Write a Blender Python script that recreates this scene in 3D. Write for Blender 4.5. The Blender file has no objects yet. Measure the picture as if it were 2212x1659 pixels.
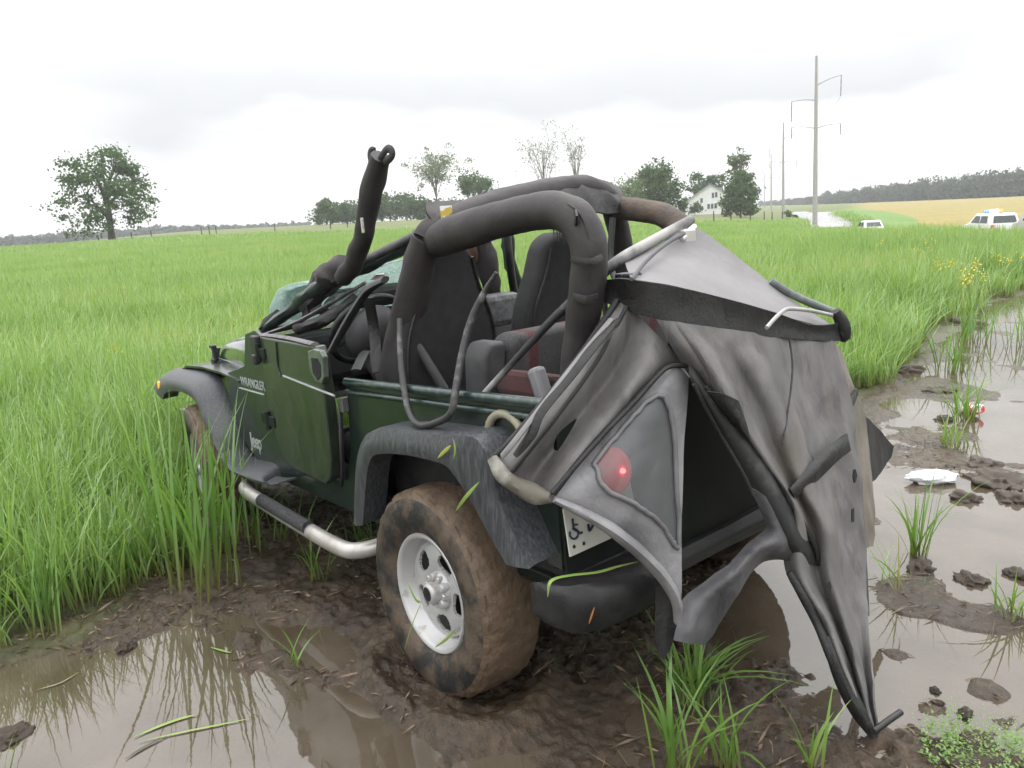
import bpy, bmesh, math, random
import numpy as np
from mathutils import Vector, Matrix, noise as mnoise
rnd = random.Random(7)
SC = bpy.context.scene
COL = SC.collection
# ------------------------------------------------------------------ camera
# calibrated on the vehicle (picture coordinates 2212 x 1659); J = vehicle frame, W = world frame
F = 1720.22
RC = np.array([[-0.63663253,-0.76696155,-0.08043017],[-0.09646985,0.18268313,-0.97842754],[0.76510953,-0.61513971,-0.19029069]])
EYE = np.array([-2.19235139,2.1719367,1.56344623])
def _up():
    hor = lambda x: 470-0.05*(x-1106)
    a = np.array([-1106,hor(0)-829.5,F]); b = np.array([1106,hor(2212)-829.5,F])
    n = np.cross(b,a); n /= np.linalg.norm(n)
    if n[1] > 0: n = -n
    return RC.T@n
UP = _up()
_zx = np.array([1.,0,0])-UP*UP[0]; _zx /= np.linalg.norm(_zx)
MJ = np.stack([_zx,np.cross(UP,_zx),UP])          # vehicle -> world rotation
RW = RC@MJ.T; EW = MJ@EYE
cam = bpy.data.cameras.new('camera'); camo = bpy.data.objects.new('camera', cam); COL.objects.link(camo)
cam.sensor_width = 36; cam.lens = F/2212*36; cam.clip_start = 0.05; cam.clip_end = 6000
_m = Matrix.Identity(4)
for i in range(3):
    _m[i][0] = RW[0][i]; _m[i][1] = -RW[1][i]; _m[i][2] = -RW[2][i]; _m[i][3] = EW[i]
camo.matrix_world = _m
SC.camera = camo
# ------------------------------------------------------------------ sky, sun, exposure
SKY_A, SKY_B = 1.8, 0.8
SUN_EL, SUN_AZ = math.radians(58), math.radians(150)
w = bpy.data.worlds.new('World'); SC.world = w; w.use_nodes = True
nt = w.node_tree; nt.nodes.clear()
def N(t, typ, **kw):
    n = t.nodes.new(typ)
    for k, v in kw.items():
        if k in n.inputs.keys() if isinstance(k,str) else False: n.inputs[k].default_value = v
        else: setattr(n, k, v)
    return n
L = lambda t,a,b: t.links.new(a,b)
def M_(t, op, a, b=None, clamp=False):
    n = t.nodes.new('ShaderNodeMath'); n.operation = op; n.use_clamp = clamp
    for i, v in enumerate((a,b)):
        if v is None: continue
        if isinstance(v,(int,float)): n.inputs[i].default_value = v
        else: t.links.new(v, n.inputs[i])
    return n.outputs[0]
def RAMP(t, fac, stops):
    r = t.nodes.new('ShaderNodeValToRGB'); e = r.color_ramp.elements
    while len(e) > 1: e.remove(e[-1])
    for i,(p,c) in enumerate(stops):
        k = e[0] if i == 0 else e.new(p)
        k.position = p; k.color = (*c,1) if len(c)==3 else c
    t.links.new(fac, r.inputs[0]); return r.outputs[0]
def MIX(t, fac, a, b, blend='MIX'):
    n = t.nodes.new('ShaderNodeMix'); n.data_type = 'RGBA'; n.blend_type = blend
    for i, v in ((0,fac),(6,a),(7,b)):
        if isinstance(v,(int,float)): n.inputs[i].default_value = v
        elif isinstance(v,tuple): n.inputs[i].default_value = (*v,1) if len(v)==3 else v
        else: t.links.new(v, n.inputs[i])
    return n.outputs[2]
tc = nt.nodes.new('ShaderNodeTexCoord')
sep = nt.nodes.new('ShaderNodeSeparateXYZ'); L(nt, tc.outputs['Generated'], sep.inputs[0])
zc = M_(nt,'MAXIMUM',sep.outputs[2],0.0)
nz = nt.nodes.new('ShaderNodeTexNoise'); nz.inputs['Scale'].default_value = 2.1; nz.inputs['Detail'].default_value = 5; nz.inputs['Roughness'].default_value = 0.52
mpz = nt.nodes.new('ShaderNodeMapping'); mpz.inputs['Scale'].default_value = (1,1,3.2); mpz.inputs['Location'].default_value = (SKY_A,SKY_B,0); L(nt,tc.outputs['Generated'],mpz.inputs[0]); L(nt,mpz.outputs[0],nz.inputs['Vector'])
bank = M_(nt,'ADD',zc,M_(nt,'MULTIPLY',M_(nt,'SUBTRACT',nz.outputs['Fac'],0.5),0.26))          # ragged grey cloud bank low over the horizon, all the way round
bk = RAMP(nt,bank,[(0.055,(0,0,0)),(0.12,(1,1,1)),(0.165,(.9,.9,.9)),(0.25,(0.12,)*3),(.6,(.0,)*3)])
nz2 = nt.nodes.new('ShaderNodeTexNoise'); nz2.inputs['Scale'].default_value = 1.3; nz2.inputs['Detail'].default_value = 3; L(nt,mpz.outputs[0],nz2.inputs['Vector'])
gap = RAMP(nt,nz2.outputs['Fac'],[(0.36,(.25,)*3),(0.56,(1,1,1))])
cl = MIX(nt,M_(nt,'MULTIPLY',bk,gap),(1.0,1.0,1.0),(0.565,0.577,0.59))
cie = M_(nt,'ADD',M_(nt,'MULTIPLY',zc,2.0),1.0)             # overcast sky: zenith three times the horizon
cl2 = nt.nodes.new('ShaderNodeVectorMath'); cl2.operation='SCALE'; L(nt,cl,cl2.inputs[0]); L(nt,M_(nt,'MULTIPLY',cie,0.60),cl2.inputs['Scale'])
sky = nt.nodes.new('ShaderNodeTexSky'); sky.sky_type='NISHITA'; sky.sun_disc=False; sky.sun_elevation=SUN_EL; sky.sun_rotation=SUN_AZ
skd = nt.nodes.new('ShaderNodeVectorMath'); skd.operation='SCALE'; L(nt,sky.outputs[0],skd.inputs[0]); skd.inputs['Scale'].default_value=0.05
skm = MIX(nt,0.97,skd.outputs[0],cl2.outputs[0])
bg = nt.nodes.new('ShaderNodeBackground'); L(nt,skm,bg.inputs[0]); bg.inputs[1].default_value = 1.0
wo = nt.nodes.new('ShaderNodeOutputWorld'); L(nt,bg.outputs[0],wo.inputs[0])
sl = bpy.data.lights.new('sun','SUN'); sl.energy = 0.5; sl.angle = math.radians(25); sl.color=(1,0.97,0.93)
so = bpy.data.objects.new('sun',sl); COL.objects.link(so)
_sd = Vector((math.sin(SUN_AZ)*math.cos(SUN_EL), math.cos(SUN_AZ)*math.cos(SUN_EL), math.sin(SUN_EL)))
so.rotation_euler = _sd.to_track_quat('Z','Y').to_euler()
vs = SC.view_settings; vs.view_transform='Standard'; vs.look='None'; vs.exposure=1.0; vs.gamma=1.0; vs.use_curve_mapping=False
SC.cycles.use_denoising = True; SC.cycles.use_adaptive_sampling = True; SC.cycles.adaptive_threshold = 0.02
SC.cycles.max_bounces = 6; SC.cycles.diffuse_bounces = 3; SC.cycles.glossy_bounces = 3; SC.cycles.transmission_bounces = 4; SC.cycles.transparent_max_bounces = 8
# ------------------------------------------------------------------ picture -> place
def ray(px,py): return RC.T@np.array([px-1106,py-829.5,F])
def jp(px,py,ax,v):
    d = ray(px,py); i = 'xyz'.index(ax); t = (v-EYE[i])/d[i]; return tuple(EYE+t*d)
X = lambda px,py,v: jp(px,py,'x',v)
Y = lambda px,py,v: jp(px,py,'y',v)
Z = lambda px,py,v: jp(px,py,'z',v)
def wp(px,py,z=0.):
    d = MJ@ray(px,py); t = (z-EW[2])/d[2]; return EW+t*d
def wd(px,py,dist):                      # point at a horizontal distance from the camera
    d = MJ@ray(px,py); return EW+d*dist/math.hypot(d[0],d[1])
def bearing(px):                         # ground bearing of a picture column
    d = MJ@ray(px,470); return math.atan2(d[1],d[0])
# ------------------------------------------------------------------ materials
MATS = {}
def mat(name, c1, c2=None, scale=6, rough=0.5, rough2=None, bump=0.0, bscale=60, metal=0.0, coat=0.0, detail=6, stretch=None, lo=0.4, hi=0.62, spec=0.5, coords='Object', rand=0.0, crease=0.0, cscale=5, cstretch=(1,1,.5)):
    if name in MATS: return MATS[name]
    m = bpy.data.materials.new(name); m.use_nodes = True; t = m.node_tree
    b = t.nodes['Principled BSDF']
    tcn = t.nodes.new('ShaderNodeTexCoord'); v = tcn.outputs['Object' if coords=='World' else coords]
    if coords=='World': v = t.nodes.new('ShaderNodeNewGeometry').outputs['Position']
    if stretch:
        mp = t.nodes.new('ShaderNodeMapping'); mp.inputs['Scale'].default_value = stretch; L(t,v,mp.inputs[0]); v2 = mp.outputs[0]
    else: v2 = v
    n = t.nodes.new('ShaderNodeTexNoise'); n.inputs['Scale'].default_value = scale; n.inputs['Detail'].default_value = detail; n.inputs['Roughness'].default_value=0.6
    L(t,v2,n.inputs['Vector'])
    c2 = c2 or tuple(x*0.75 for x in c1)
    col = RAMP(t,n.outputs['Fac'],[(lo,c1),(hi,c2)])
    if rand:
        oi = t.nodes.new('ShaderNodeObjectInfo'); 
        hs = t.nodes.new('ShaderNodeHueSaturation'); L(t,col,hs.inputs['Color']); 
        L(t,M_(t,'ADD',M_(t,'MULTIPLY',oi.outputs['Random'],rand),1-rand/2),hs.inputs['Value']); col = hs.outputs[0]
    L(t,col,b.inputs['Base Color'])
    if rough2 is not None:
        rr = RAMP(t,n.outputs['Fac'],[(lo,(rough,)*3),(hi,(rough2,)*3)]); L(t,rr,b.inputs['Roughness'])
    else: b.inputs['Roughness'].default_value = rough
    b.inputs['Metallic'].default_value = metal
    b.inputs['Coat Weight'].default_value = coat; b.inputs['Coat Roughness'].default_value = 0.08
    b.inputs['Specular IOR Level'].default_value = spec
    if bump:
        n2 = t.nodes.new('ShaderNodeTexNoise'); n2.inputs['Scale'].default_value = bscale; n2.inputs['Detail'].default_value = 5; L(t,v2,n2.inputs['Vector'])
        bp = t.nodes.new('ShaderNodeBump'); bp.inputs['Strength'].default_value = bump; bp.inputs['Distance'].default_value = 0.01
        L(t,n2.outputs['Fac'],bp.inputs['Height']); nrm=bp.outputs[0]
        if crease:                        # sharp creases: the zero lines of a warped noise
            mp2 = t.nodes.new('ShaderNodeMapping'); mp2.inputs['Scale'].default_value = cstretch; L(t,v,mp2.inputs[0])
            n3 = t.nodes.new('ShaderNodeTexNoise'); n3.inputs['Scale'].default_value = cscale; n3.inputs['Detail'].default_value = 3; n3.inputs['Distortion'].default_value = 1.2; L(t,mp2.outputs[0],n3.inputs['Vector'])
            rg = M_(t,'MINIMUM',M_(t,'MULTIPLY',M_(t,'ABSOLUTE',M_(t,'SUBTRACT',n3.outputs['Fac'],.5)),9.0),1.0)
            bp2 = t.nodes.new('ShaderNodeBump'); bp2.inputs['Strength'].default_value = crease; bp2.inputs['Distance'].default_value = 0.012
            L(t,rg,bp2.inputs['Height']); L(t,nrm,bp2.inputs['Normal']); nrm = bp2.outputs[0]
        L(t,nrm,b.inputs['Normal'])
    MATS[name] = m; return m
def emit(name, c, s):
    m = bpy.data.materials.new(name); m.use_nodes = True; b = m.node_tree.nodes['Principled BSDF']
    b.inputs['Base Color'].default_value=(*c,1); b.inputs['Emission Color'].default_value=(*c,1); b.inputs['Emission Strength'].default_value=s; b.inputs['Roughness'].default_value=.2
    return m
def seethrough(name, c, alpha, rough=.15, c2=None, scale=5, lo=.4, hi=.6, a2=None, stretch=None):
    m = mat(name,c,c2,scale=scale,rough=rough,lo=lo,hi=hi,stretch=stretch); b = m.node_tree.nodes['Principled BSDF']
    if a2 is None: b.inputs['Alpha'].default_value = alpha
    else:
        t = m.node_tree; n = [q for q in t.nodes if q.type=='TEX_NOISE'][0]
        L(t,RAMP(t,n.outputs['Fac'],[(lo,(alpha,)*3),(hi,(a2,)*3)]),b.inputs['Alpha'])
    return m
# ------------------------------------------------------------------ mesh helpers
def link(o, parent=None):
    COL.objects.link(o)
    if parent is not None: o.parent = parent
    return o
def tag(o, label=None, cat=None, group=None, kind=None):
    if label: o['label']=label
    if cat: o['category']=cat
    if group: o['group']=group
    if kind: o['kind']=kind
    return o
def empty(name, loc=(0,0,0), label=None, cat=None, group=None, parent=None, rz=0):
    o = bpy.data.objects.new(name,None); o.empty_display_size=.1; o.location=loc; o.rotation_euler=(0,0,rz)
    link(o,parent); return tag(o,label,cat,group)
def mk(name, vs_, fs, m, parent=None, smooth=True, bevel=0, solid=0, subd=0, offset=0, bseg=2):
    me = bpy.data.meshes.new(name); me.from_pydata([tuple(map(float,v)) for v in vs_],[],[tuple(map(int,f)) for f in fs]); me.update()
    if smooth: me.polygons.foreach_set('use_smooth',[True]*len(me.polygons))
    if m is not None: me.materials.append(m)
    o = bpy.data.objects.new(name,me); link(o,parent)
    if solid:
        s = o.modifiers.new('solid','SOLIDIFY'); s.thickness=solid; s.offset=offset
    if bevel:
        bv = o.modifiers.new('bevel','BEVEL'); bv.width=bevel; bv.segments=bseg; bv.limit_method='ANGLE'; bv.angle_limit=math.radians(35)
        bv.harden_normals = False
    if subd:
        s = o.modifiers.new('sub','SUBSURF'); s.levels=subd; s.render_levels=subd
    if smooth and len(me.polygons)<60000:
        if solid: e_ = o.modifiers.new('edge','EDGE_SPLIT'); e_.split_angle=math.radians(48)
        else: me.set_sharp_from_angle(angle=math.radians(48))
    return o
def crom(P, n):                          # Catmull-Rom through points, n steps per span
    P = np.array(P,float)
    Q = np.vstack([2*P[0]-P[1],P,2*P[-1]-P[-2]]); out=[]
    for i in range(1,len(Q)-2):
        for k in range(n):
            t=k/n; a,b,c,d=Q[i-1],Q[i],Q[i+1],Q[i+2]
            out.append(.5*((2*b)+(-a+c)*t+(2*a-5*b+4*c-d)*t*t+(-a+3*b-3*c+d)*t**3))
    out.append(P[-1]); return np.array(out)
def tube_geo(P, r, n=12, sm=5, flat=None, rough=0.0, seed=0):
    P = np.array(P,float); rr = np.full(len(P),r,float) if np.isscalar(r) else np.array(r,float)
    if sm>1 and len(P)>2:
        A = crom(np.hstack([P,rr[:,None]]),sm); P=A[:,:3]; rr=A[:,3]
    elif sm>1:
        t=np.linspace(0,1,sm+1)[:,None]; rr=rr[0]+(rr[-1]-rr[0])*t[:,0]; P=P[0]+(P[-1]-P[0])*t
    T=np.gradient(P,axis=0); T/=np.linalg.norm(T,axis=1)[:,None]+1e-12
    ref=np.array([0,0,1.]) if abs(T[0][2])<.9 else np.array([1.,0,0])
    u=np.cross(T[0],ref); u/=np.linalg.norm(u); V=[];Fc=[]
    for i,(p,t) in enumerate(zip(P,T)):
        u=u-t*(u@t); u/=np.linalg.norm(u); v=np.cross(t,u)
        for k in range(n):
            a=2*math.pi*k/n; q=1.0
            if rough: q=1+rough*mnoise.noise(Vector((p[0]*14+math.cos(a)*.8+seed,p[1]*14+math.sin(a)*.8,p[2]*14)))
            fx,fy=(1,1) if flat is None else flat
            V.append(p+rr[i]*q*(fx*math.cos(a)*u+fy*math.sin(a)*v))
    for i in range(len(P)-1):
        for k in range(n): Fc.append((i*n+k,i*n+(k+1)%n,(i+1)*n+(k+1)%n,(i+1)*n+k))
    Fc.append(tuple(range(n-1,-1,-1))); Fc.append(tuple(range((len(P)-1)*n,len(P)*n)))
    return V,Fc
def tube(name,P,r,m,parent=None,n=12,sm=5,flat=None,rough=0.0,seed=0):
    V,Fc=tube_geo(P,r,n,sm,flat,rough,seed); return mk(name,V,Fc,m,parent)
def join_geo(parts):
    V=[];Fc=[]
    for v,f in parts:
        o=len(V); V+=list(v); Fc+=[tuple(i+o for i in q) for q in f]
    return V,Fc
def box_geo(c,s,rot=None):
    V=[]
    for dx in (-.5,.5):
        for dy in (-.5,.5):
            for dz in (-.5,.5):
                p=Vector((dx*s[0],dy*s[1],dz*s[2]))
                if rot is not None: p=rot@p
                V.append(Vector(c)+p)
    return V,[(0,1,3,2),(4,6,7,5),(0,4,5,1),(2,3,7,6),(0,2,6,4),(1,5,7,3)]
def box(name,c,s,m,parent=None,bevel=.005,rot=None,smooth=False):
    V,Fc=box_geo(c,s,rot); return mk(name,V,Fc,m,parent,smooth=smooth,bevel=bevel)
def prism(name,outline,mapf,depth,m,parent=None,bevel=.004,smooth=False,bseg=2):
    """outline of 2-D points, mapf(a,b,d) -> 3-D, extruded over depth (d0,d1)"""
    n=len(outline); V=[mapf(a,b,depth[0]) for a,b in outline]+[mapf(a,b,depth[1]) for a,b in outline]
    Fc=[tuple(range(n)),tuple(range(2*n-1,n-1,-1))]+[(i,i+n,(i+1)%n+n,(i+1)%n) for i in range(n)]
    bm=bmesh.new(); vs2=[bm.verts.new(tuple(map(float,v))) for v in V]
    for f in Fc: bm.faces.new([vs2[i] for i in f])
    bmesh.ops.recalc_face_normals(bm,faces=bm.faces)
    me=bpy.data.meshes.new(name); bm.to_mesh(me); bm.free(); me.materials.append(m)
    if smooth: me.polygons.foreach_set('use_smooth',[True]*len(me.polygons))
    o=bpy.data.objects.new(name,me); link(o,parent)
    if bevel:
        bv=o.modifiers.new('bevel','BEVEL'); bv.width=bevel; bv.segments=bseg; bv.limit_method='ANGLE'; bv.angle_limit=math.radians(30)
    return o
def sheet_pts(rows,nu=6,nv=6):
    G=np.array(rows,float)                              # R x C x K
    A=np.array([crom(G[r],nu) for r in range(G.shape[0])])
    B=np.array([crom(A[:,c],nv) for c in range(A.shape[1])]).transpose(1,0,2)
    return B
def sheet(name,rows,m,parent=None,nu=6,nv=6,solid=.005,wr=0.0,ws=7.0,seed=0,keep=None,dirv=(-1,.6,.2)):
    B=sheet_pts(rows,nu,nv); R_,C_=B.shape[:2]; d=np.array(dirv,float); d/=np.linalg.norm(d)
    V=[]
    for i in range(R_):
        for j in range(C_):
            p=B[i,j,:3]
            if wr:
                a=mnoise.noise(Vector((p[0]*ws+seed,p[1]*ws,p[2]*ws*.45)))+.5*mnoise.noise(Vector((p[0]*ws*2.3,p[1]*ws*2.3+seed,p[2]*ws*1.1)))
                a+=.35*abs(mnoise.noise(Vector((p[0]*ws*1.5+p[2]*9,p[1]*ws*1.5+seed,p[2]*ws*.6))))
                q3=mnoise.noise(Vector((p[0]*ws*.9+p[2]*1.5+seed*2.1,p[1]*ws*.9,p[2]*ws*.35)))
                a+=.55*max(0.,1-abs(q3)*4)**1.3
                p=p+d*wr*a
            V.append(p)
    Fc=[]
    for i in range(R_-1):
        for j in range(C_-1):
            if keep is not None and not keep((i+.5)/(R_-1),(j+.5)/(C_-1),B[i,j]): continue
            Fc.append((i*C_+j,i*C_+j+1,(i+1)*C_+j+1,(i+1)*C_+j))
    if keep is not None:
        used=sorted({q for f in Fc for q in f}); mp={q:k for k,q in enumerate(used)}; V=[V[q] for q in used]; Fc=[tuple(mp[q] for q in f) for f in Fc]
    return mk(name,V,Fc,m,parent,solid=solid)
def lathe_geo(prof,n=48,close=False):
    """profile of (radius, axial) about the Y axis"""
    V=[];Fc=[];k=len(prof)
    for i in range(n):
        a=2*math.pi*i/n
        for r,y in prof: V.append((r*math.cos(a),y,r*math.sin(a)))
    for i in range(n):
        for j in range(k-1): Fc.append((i*k+j,i*k+j+1,((i+1)%n)*k+j+1,((i+1)%n)*k+j))
        if close: Fc.append((i*k+k-1,i*k,((i+1)%n)*k,((i+1)%n)*k+k-1))
    return V,Fc
def inpoly(x,y,P):
    c=False;j=len(P)-1
    for i in range(len(P)):
        if (P[i][1]>y)!=(P[j][1]>y) and x<(P[j][0]-P[i][0])*(y-P[i][1])/(P[j][1]-P[i][1]+1e-12)+P[i][0]: c=not c
        j=i
    return c
# ------------------------------------------------------------------ terrain
B0 = bearing(1106)
def az_of(x,y):
    a = B0-np.arctan2(y-EW[1],x-EW[0]); return (a+np.pi)%(2*np.pi)-np.pi
TCOL = [(0,[(0,0),(30,0.05),(100,.5),(200,.5),(300,.2),(600,-.7),(1500,-1)]),
 (450,[(0,0),(30,.1),(90,.7),(150,1.3),(300,2.5),(600,3),(1500,3)]),
 (900,[(0,0),(30,.1),(100,.6),(200,2.1),(300,2.6),(600,2.6),(1500,3)]),
 (1300,[(0,0),(30,0),(100,.4),(200,1.4),(300,1.8),(600,2),(1500,3)]),
 (1520,[(0,0),(30,-.05),(100,-.2),(150,-.1),(200,.1),(300,.3),(600,.5),(1500,2)]),
 (1700,[(0,0),(30,-.1),(100,-.8),(183,-1.1),(300,-.9),(600,0),(1500,2)]),
 (1760,[(0,0),(30,-.1),(70,-1.1),(86,-1.9),(101,-1.6),(106,-.9),(135,-.05),(200,-.4),(600,0),(1500,2)]),
 (2000,[(0,0),(12,0),(32,-.1),(50,-.8),(68,-1.6),(84,-2.0),(120,-1.0),(300,-.6),(600,0),(1500,2)]),
 (2250,[(0,0),(12,0),(28,-.15),(40,-.9),(55,-1.45),(70,-1.5),(100,-.9),(300,-.5),(600,0),(1500,2)])]
T_AZ = np.array([B0-bearing(c[0]) for c in TCOL])
def terr(x,y):
    x=np.asarray(x,float); y=np.asarray(y,float)
    d=np.hypot(x-EW[0],y-EW[1]); a=az_of(x,y)
    prof=np.stack([np.interp(d,[p[0] for p in c[1]],[p[1] for p in c[1]]) for c in TCOL])
    a=np.clip(a,T_AZ[0],T_AZ[-1])
    i=np.clip(np.searchsorted(T_AZ,a)-1,0,len(T_AZ)-2)
    t=(a-T_AZ[i])/(T_AZ[i+1]-T_AZ[i]); t=t*t*(3-2*t)
    ix=np.indices(a.shape)
    return prof[(i,)+tuple(ix)]*(1-t)+prof[(i+1,)+tuple(ix)]*t
def tz(x,y): return float(terr(np.array([x]),np.array([y]))[0])
# value noise on a grid, vectorised
_pr=np.random.RandomState(3); _PG=_pr.rand(256,256)
def vnoise(x,y):
    xi=np.floor(x).astype(int); yi=np.floor(y).astype(int); fx=x-xi; fy=y-yi
    fx=fx*fx*(3-2*fx); fy=fy*fy*(3-2*fy)
    g=lambda a,b:_PG[a%256,b%256]
    return (g(xi,yi)*(1-fx)+g(xi+1,yi)*fx)*(1-fy)+(g(xi,yi+1)*(1-fx)+g(xi+1,yi+1)*fx)*fy
def fbm(x,y,s,o=4):
    r=0;a=.5;t=0
    for k in range(o): r=r+a*vnoise(x*s+17.3*k,y*s+9.1*k); t+=a; a*=.55; s*=2.07
    return r/t
def poly_sd(x,y,P):                       # signed distance, inside positive
    P=np.array(P); ins=np.zeros(x.shape,bool); dm=np.full(x.shape,1e9)
    for i in range(len(P)):
        a=P[i]; b=P[(i+1)%len(P)]
        ab=b-a; t=np.clip(((x-a[0])*ab[0]+(y-a[1])*ab[1])/(ab@ab+1e-12),0,1)
        dm=np.minimum(dm,np.hypot(x-a[0]-t*ab[0],y-a[1]-t*ab[1]))
        c=((a[1]>y)!=(b[1]>y))&(x<(b[0]-a[0])*(y-a[1])/(b[1]-a[1]+1e-12)+a[0]); ins^=c
    return np.where(ins,dm,-dm)
wpoly=lambda L_: [wp(*q)[:2] for q in L_]
MUD = wpoly([(-700,1480),(-200,1430),(0,1415),(130,1385),(210,1330),(290,1262),(340,1200),(420,1130),(520,1085),(640,1060),(760,1000),(1000,960),(1300,930),(1600,900),(1830,862),(1960,790),(2040,720),(2130,650),(2230,612),(2400,560),(2900,560),(2900,1900),(-700,1900)])+[np.array([-6,-3.]),np.array([-6,5.])]
PUD = [wpoly([(-700,1500),(-100,1440),(160,1400),(300,1365),(430,1330),(560,1390),(640,1440),(800,1490),(900,1540),(1000,1610),(1020,1700),(900,1900),(-700,1900)]),
 wpoly([(430,1318),(640,1335),(780,1400),(740,1450),(620,1430),(520,1370)]),
 wpoly([(1895,940),(1960,815),(2040,735),(2120,665),(2260,630),(2600,640),(2700,1100),(2700,1500),(2300,1600),(2060,1560),(1960,1600),(1860,1630),(1800,1560),(1750,1450),(1560,1425),(1480,1392),(1500,1262),(1700,1150),(1880,1120)]),
 wpoly([(1290,1560),(1440,1530),(1480,1590),(1340,1640)]),
 wpoly([(310,1215),(450,1203),(480,1240),(380,1275)]),
 wpoly([(900,1600),(1100,1620),(1250,1700),(1000,1780)])]
def ground_h(x,y):
    """terrain plus the churned mud and puddle hollows near the camera"""
    z=terr(x,y); d=np.hypot(x-EW[0],y-EW[1]); near=d<16
    xs=x[near]; ys=y[near]
    sd=np.full(xs.shape,-1e9)
    for P in PUD: sd=np.maximum(sd,poly_sd(xs,ys,P))
    jag=(fbm(xs,ys,3.2,3)-.5)*.34+(fbm(xs,ys,11,3)-.5)*.20
    s=np.clip((sd+jag)/.11,-1,1)
    h=-.040*np.clip(s,0,1)+.016*np.clip(-s,0,1)
    rough=np.clip(1-s*.72,0.25,1)
    h=h+rough*((fbm(xs,ys,4,4)-.5)*.060-(np.abs(fbm(xs,ys,11,3)-.5)-.09)*.055+(fbm(xs,ys,38,3)-.5)*.045*np.clip(fbm(xs,ys,1.9,2)*2.2-.5,.25,1))
    h=h+.042*np.clip((fbm(xs,ys,2.1,3)-.56)*9,0,1)*np.clip(s,0,1)*np.where(ys<.2,1.0,.35)
    # wheel ruts pressed by the rear and front left tyres
    for cx_,cy_,rr_ in ((0.03,.76,.24),(2.36,.72,.22)):
        dd=np.hypot((xs-cx_)/1.35,ys-cy_); h=h-.035*np.exp(-(dd/rr_)**2)+.045*np.exp(-((dd-rr_*1.15)/.06)**2)
    zz=z.copy(); zz[near]=z[near]+h*np.clip((16-d[near])/6,0,1)
    return zz
rings=[0.0]+list(0.6*1.0042**np.arange(0,int(math.log(6/.6)/math.log(1.0042))))
while rings[-1]<2600: rings.append(rings[-1]*1.012)
rings=np.array(rings)
fine=np.radians(np.arange(-43,43.01,.2)); coarse=np.radians(np.arange(47,313,6.)); azs=np.concatenate([fine,coarse])
RR,AA=np.meshgrid(rings,azs,indexing='ij'); GX=EW[0]+RR*np.cos(B0-AA); GY=EW[1]+RR*np.sin(B0-AA)
GZ=ground_h(GX.ravel(),GY.ravel()).reshape(GX.shape)
nr,na=GX.shape
idx=np.arange(nr*na).reshape(nr,na); nxt=np.roll(idx,-1,axis=1)
quads=np.stack([idx[:-1],idx[1:],nxt[1:],nxt[:-1]],-1).reshape(-1,4)
me=bpy.data.meshes.new('ground'); me.vertices.add(nr*na); me.vertices.foreach_set('co',np.stack([GX,GY,GZ],-1).astype(np.float32).ravel())
me.loops.add(quads.size); me.loops.foreach_set('vertex_index',quads[:,::-1].astype(np.int32).ravel() if True else None)
me.polygons.add(len(quads)); me.polygons.foreach_set('loop_start',np.arange(0,quads.size,4,dtype=np.int32)); me.polygons.foreach_set('loop_total',np.full(len(quads),4,np.int32))
me.polygons.foreach_set('use_smooth',np.ones(len(quads),bool)); me.update(); me.validate()
# land cover per vertex: 0 mud, 1 crop field, 2 rough pasture, 3 ripe yellow field
fx=GX.ravel(); fy=GY.ravel(); fd=np.hypot(fx-EW[0],fy-EW[1]); fa=az_of(fx,fy)
cover=np.ones((len(fx),3))*np.array([.11,.20,.040])
mudm=poly_sd(fx,fy,MUD)+(fbm(fx,fy,2.5)-.5)*.3
mk_=np.maximum(np.clip(mudm/.25+.5,0,1)*(fd<40),.85*np.clip((26-fd)/14,0,1))[:,None]
past=np.interp(fa,T_AZ,[150,105,85,80,80,110,150,400,400]); pm=np.clip((fd-past)/12,0,1)[:,None]
cover=cover*(1-pm)+np.array([.105,.135,.036])*pm
yell=((fa>T_AZ[6]-.03)&(fd>np.interp(fa,[T_AZ[6],T_AZ[7],T_AZ[8]],[150,100,88])))
edge=(fbm(fx,fy,.02)-.5)*25
ym=np.clip((fa-(T_AZ[6]+.035))/.02,0,1)*np.clip((fd-np.interp(fa,[T_AZ[6]+.04,T_AZ[7],T_AZ[8]],[230,95,84]))/4,0,1); ym=ym[:,None]
cover=cover*(1-ym)+np.array([.235,.195,.058])*ym
cover=cover*(1-mk_)+np.array([.051,.036,.0235])*mk_
cover*= (.82+.36*fbm(fx,fy,.35))[:,None]
ca=me.color_attributes.new('cover','FLOAT_COLOR','POINT'); ca.data.foreach_set('color',np.hstack([cover,mk_]).astype(np.float32).ravel())
gm=bpy.data.materials.new('wet_mud_and_field'); gm.use_nodes=True; t=gm.node_tree; b=t.nodes['Principled BSDF']
at=t.nodes.new('ShaderNodeVertexColor'); at.layer_name='cover'
geo=t.nodes.new('ShaderNodeNewGeometry')
n1=t.nodes.new('ShaderNodeTexNoise'); n1.inputs['Scale'].default_value=26; n1.inputs['Detail'].default_value=8; n1.inputs['Roughness'].default_value=.7; L(t,geo.outputs['Position'],n1.inputs['Vector'])
n2=t.nodes.new('ShaderNodeTexNoise'); n2.inputs['Scale'].default_value=4; n2.inputs['Detail'].default_value=5; L(t,geo.outputs['Position'],n2.inputs['Vector'])
v1=RAMP(t,n1.outputs['Fac'],[(.3,(.5,.5,.5)),(.5,(1,1,1)),(.72,(1.75,1.65,1.5))])
v2=RAMP(t,n2.outputs['Fac'],[(.35,(.7,.7,.7)),(.65,(1.25,1.2,1.1))])
c=MIX(t,1.0,MIX(t,1.0,at.outputs['Color'],v1,'MULTIPLY'),v2,'MULTIPLY'); L(t,c,b.inputs['Base Color'])
rr=RAMP(t,n2.outputs['Fac'],[(.35,(.13,)*3),(.6,(.42,)*3)])
L(t,MIX(t,at.outputs['Alpha'],(.9,.9,.9),rr),b.inputs['Roughness'])
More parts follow.
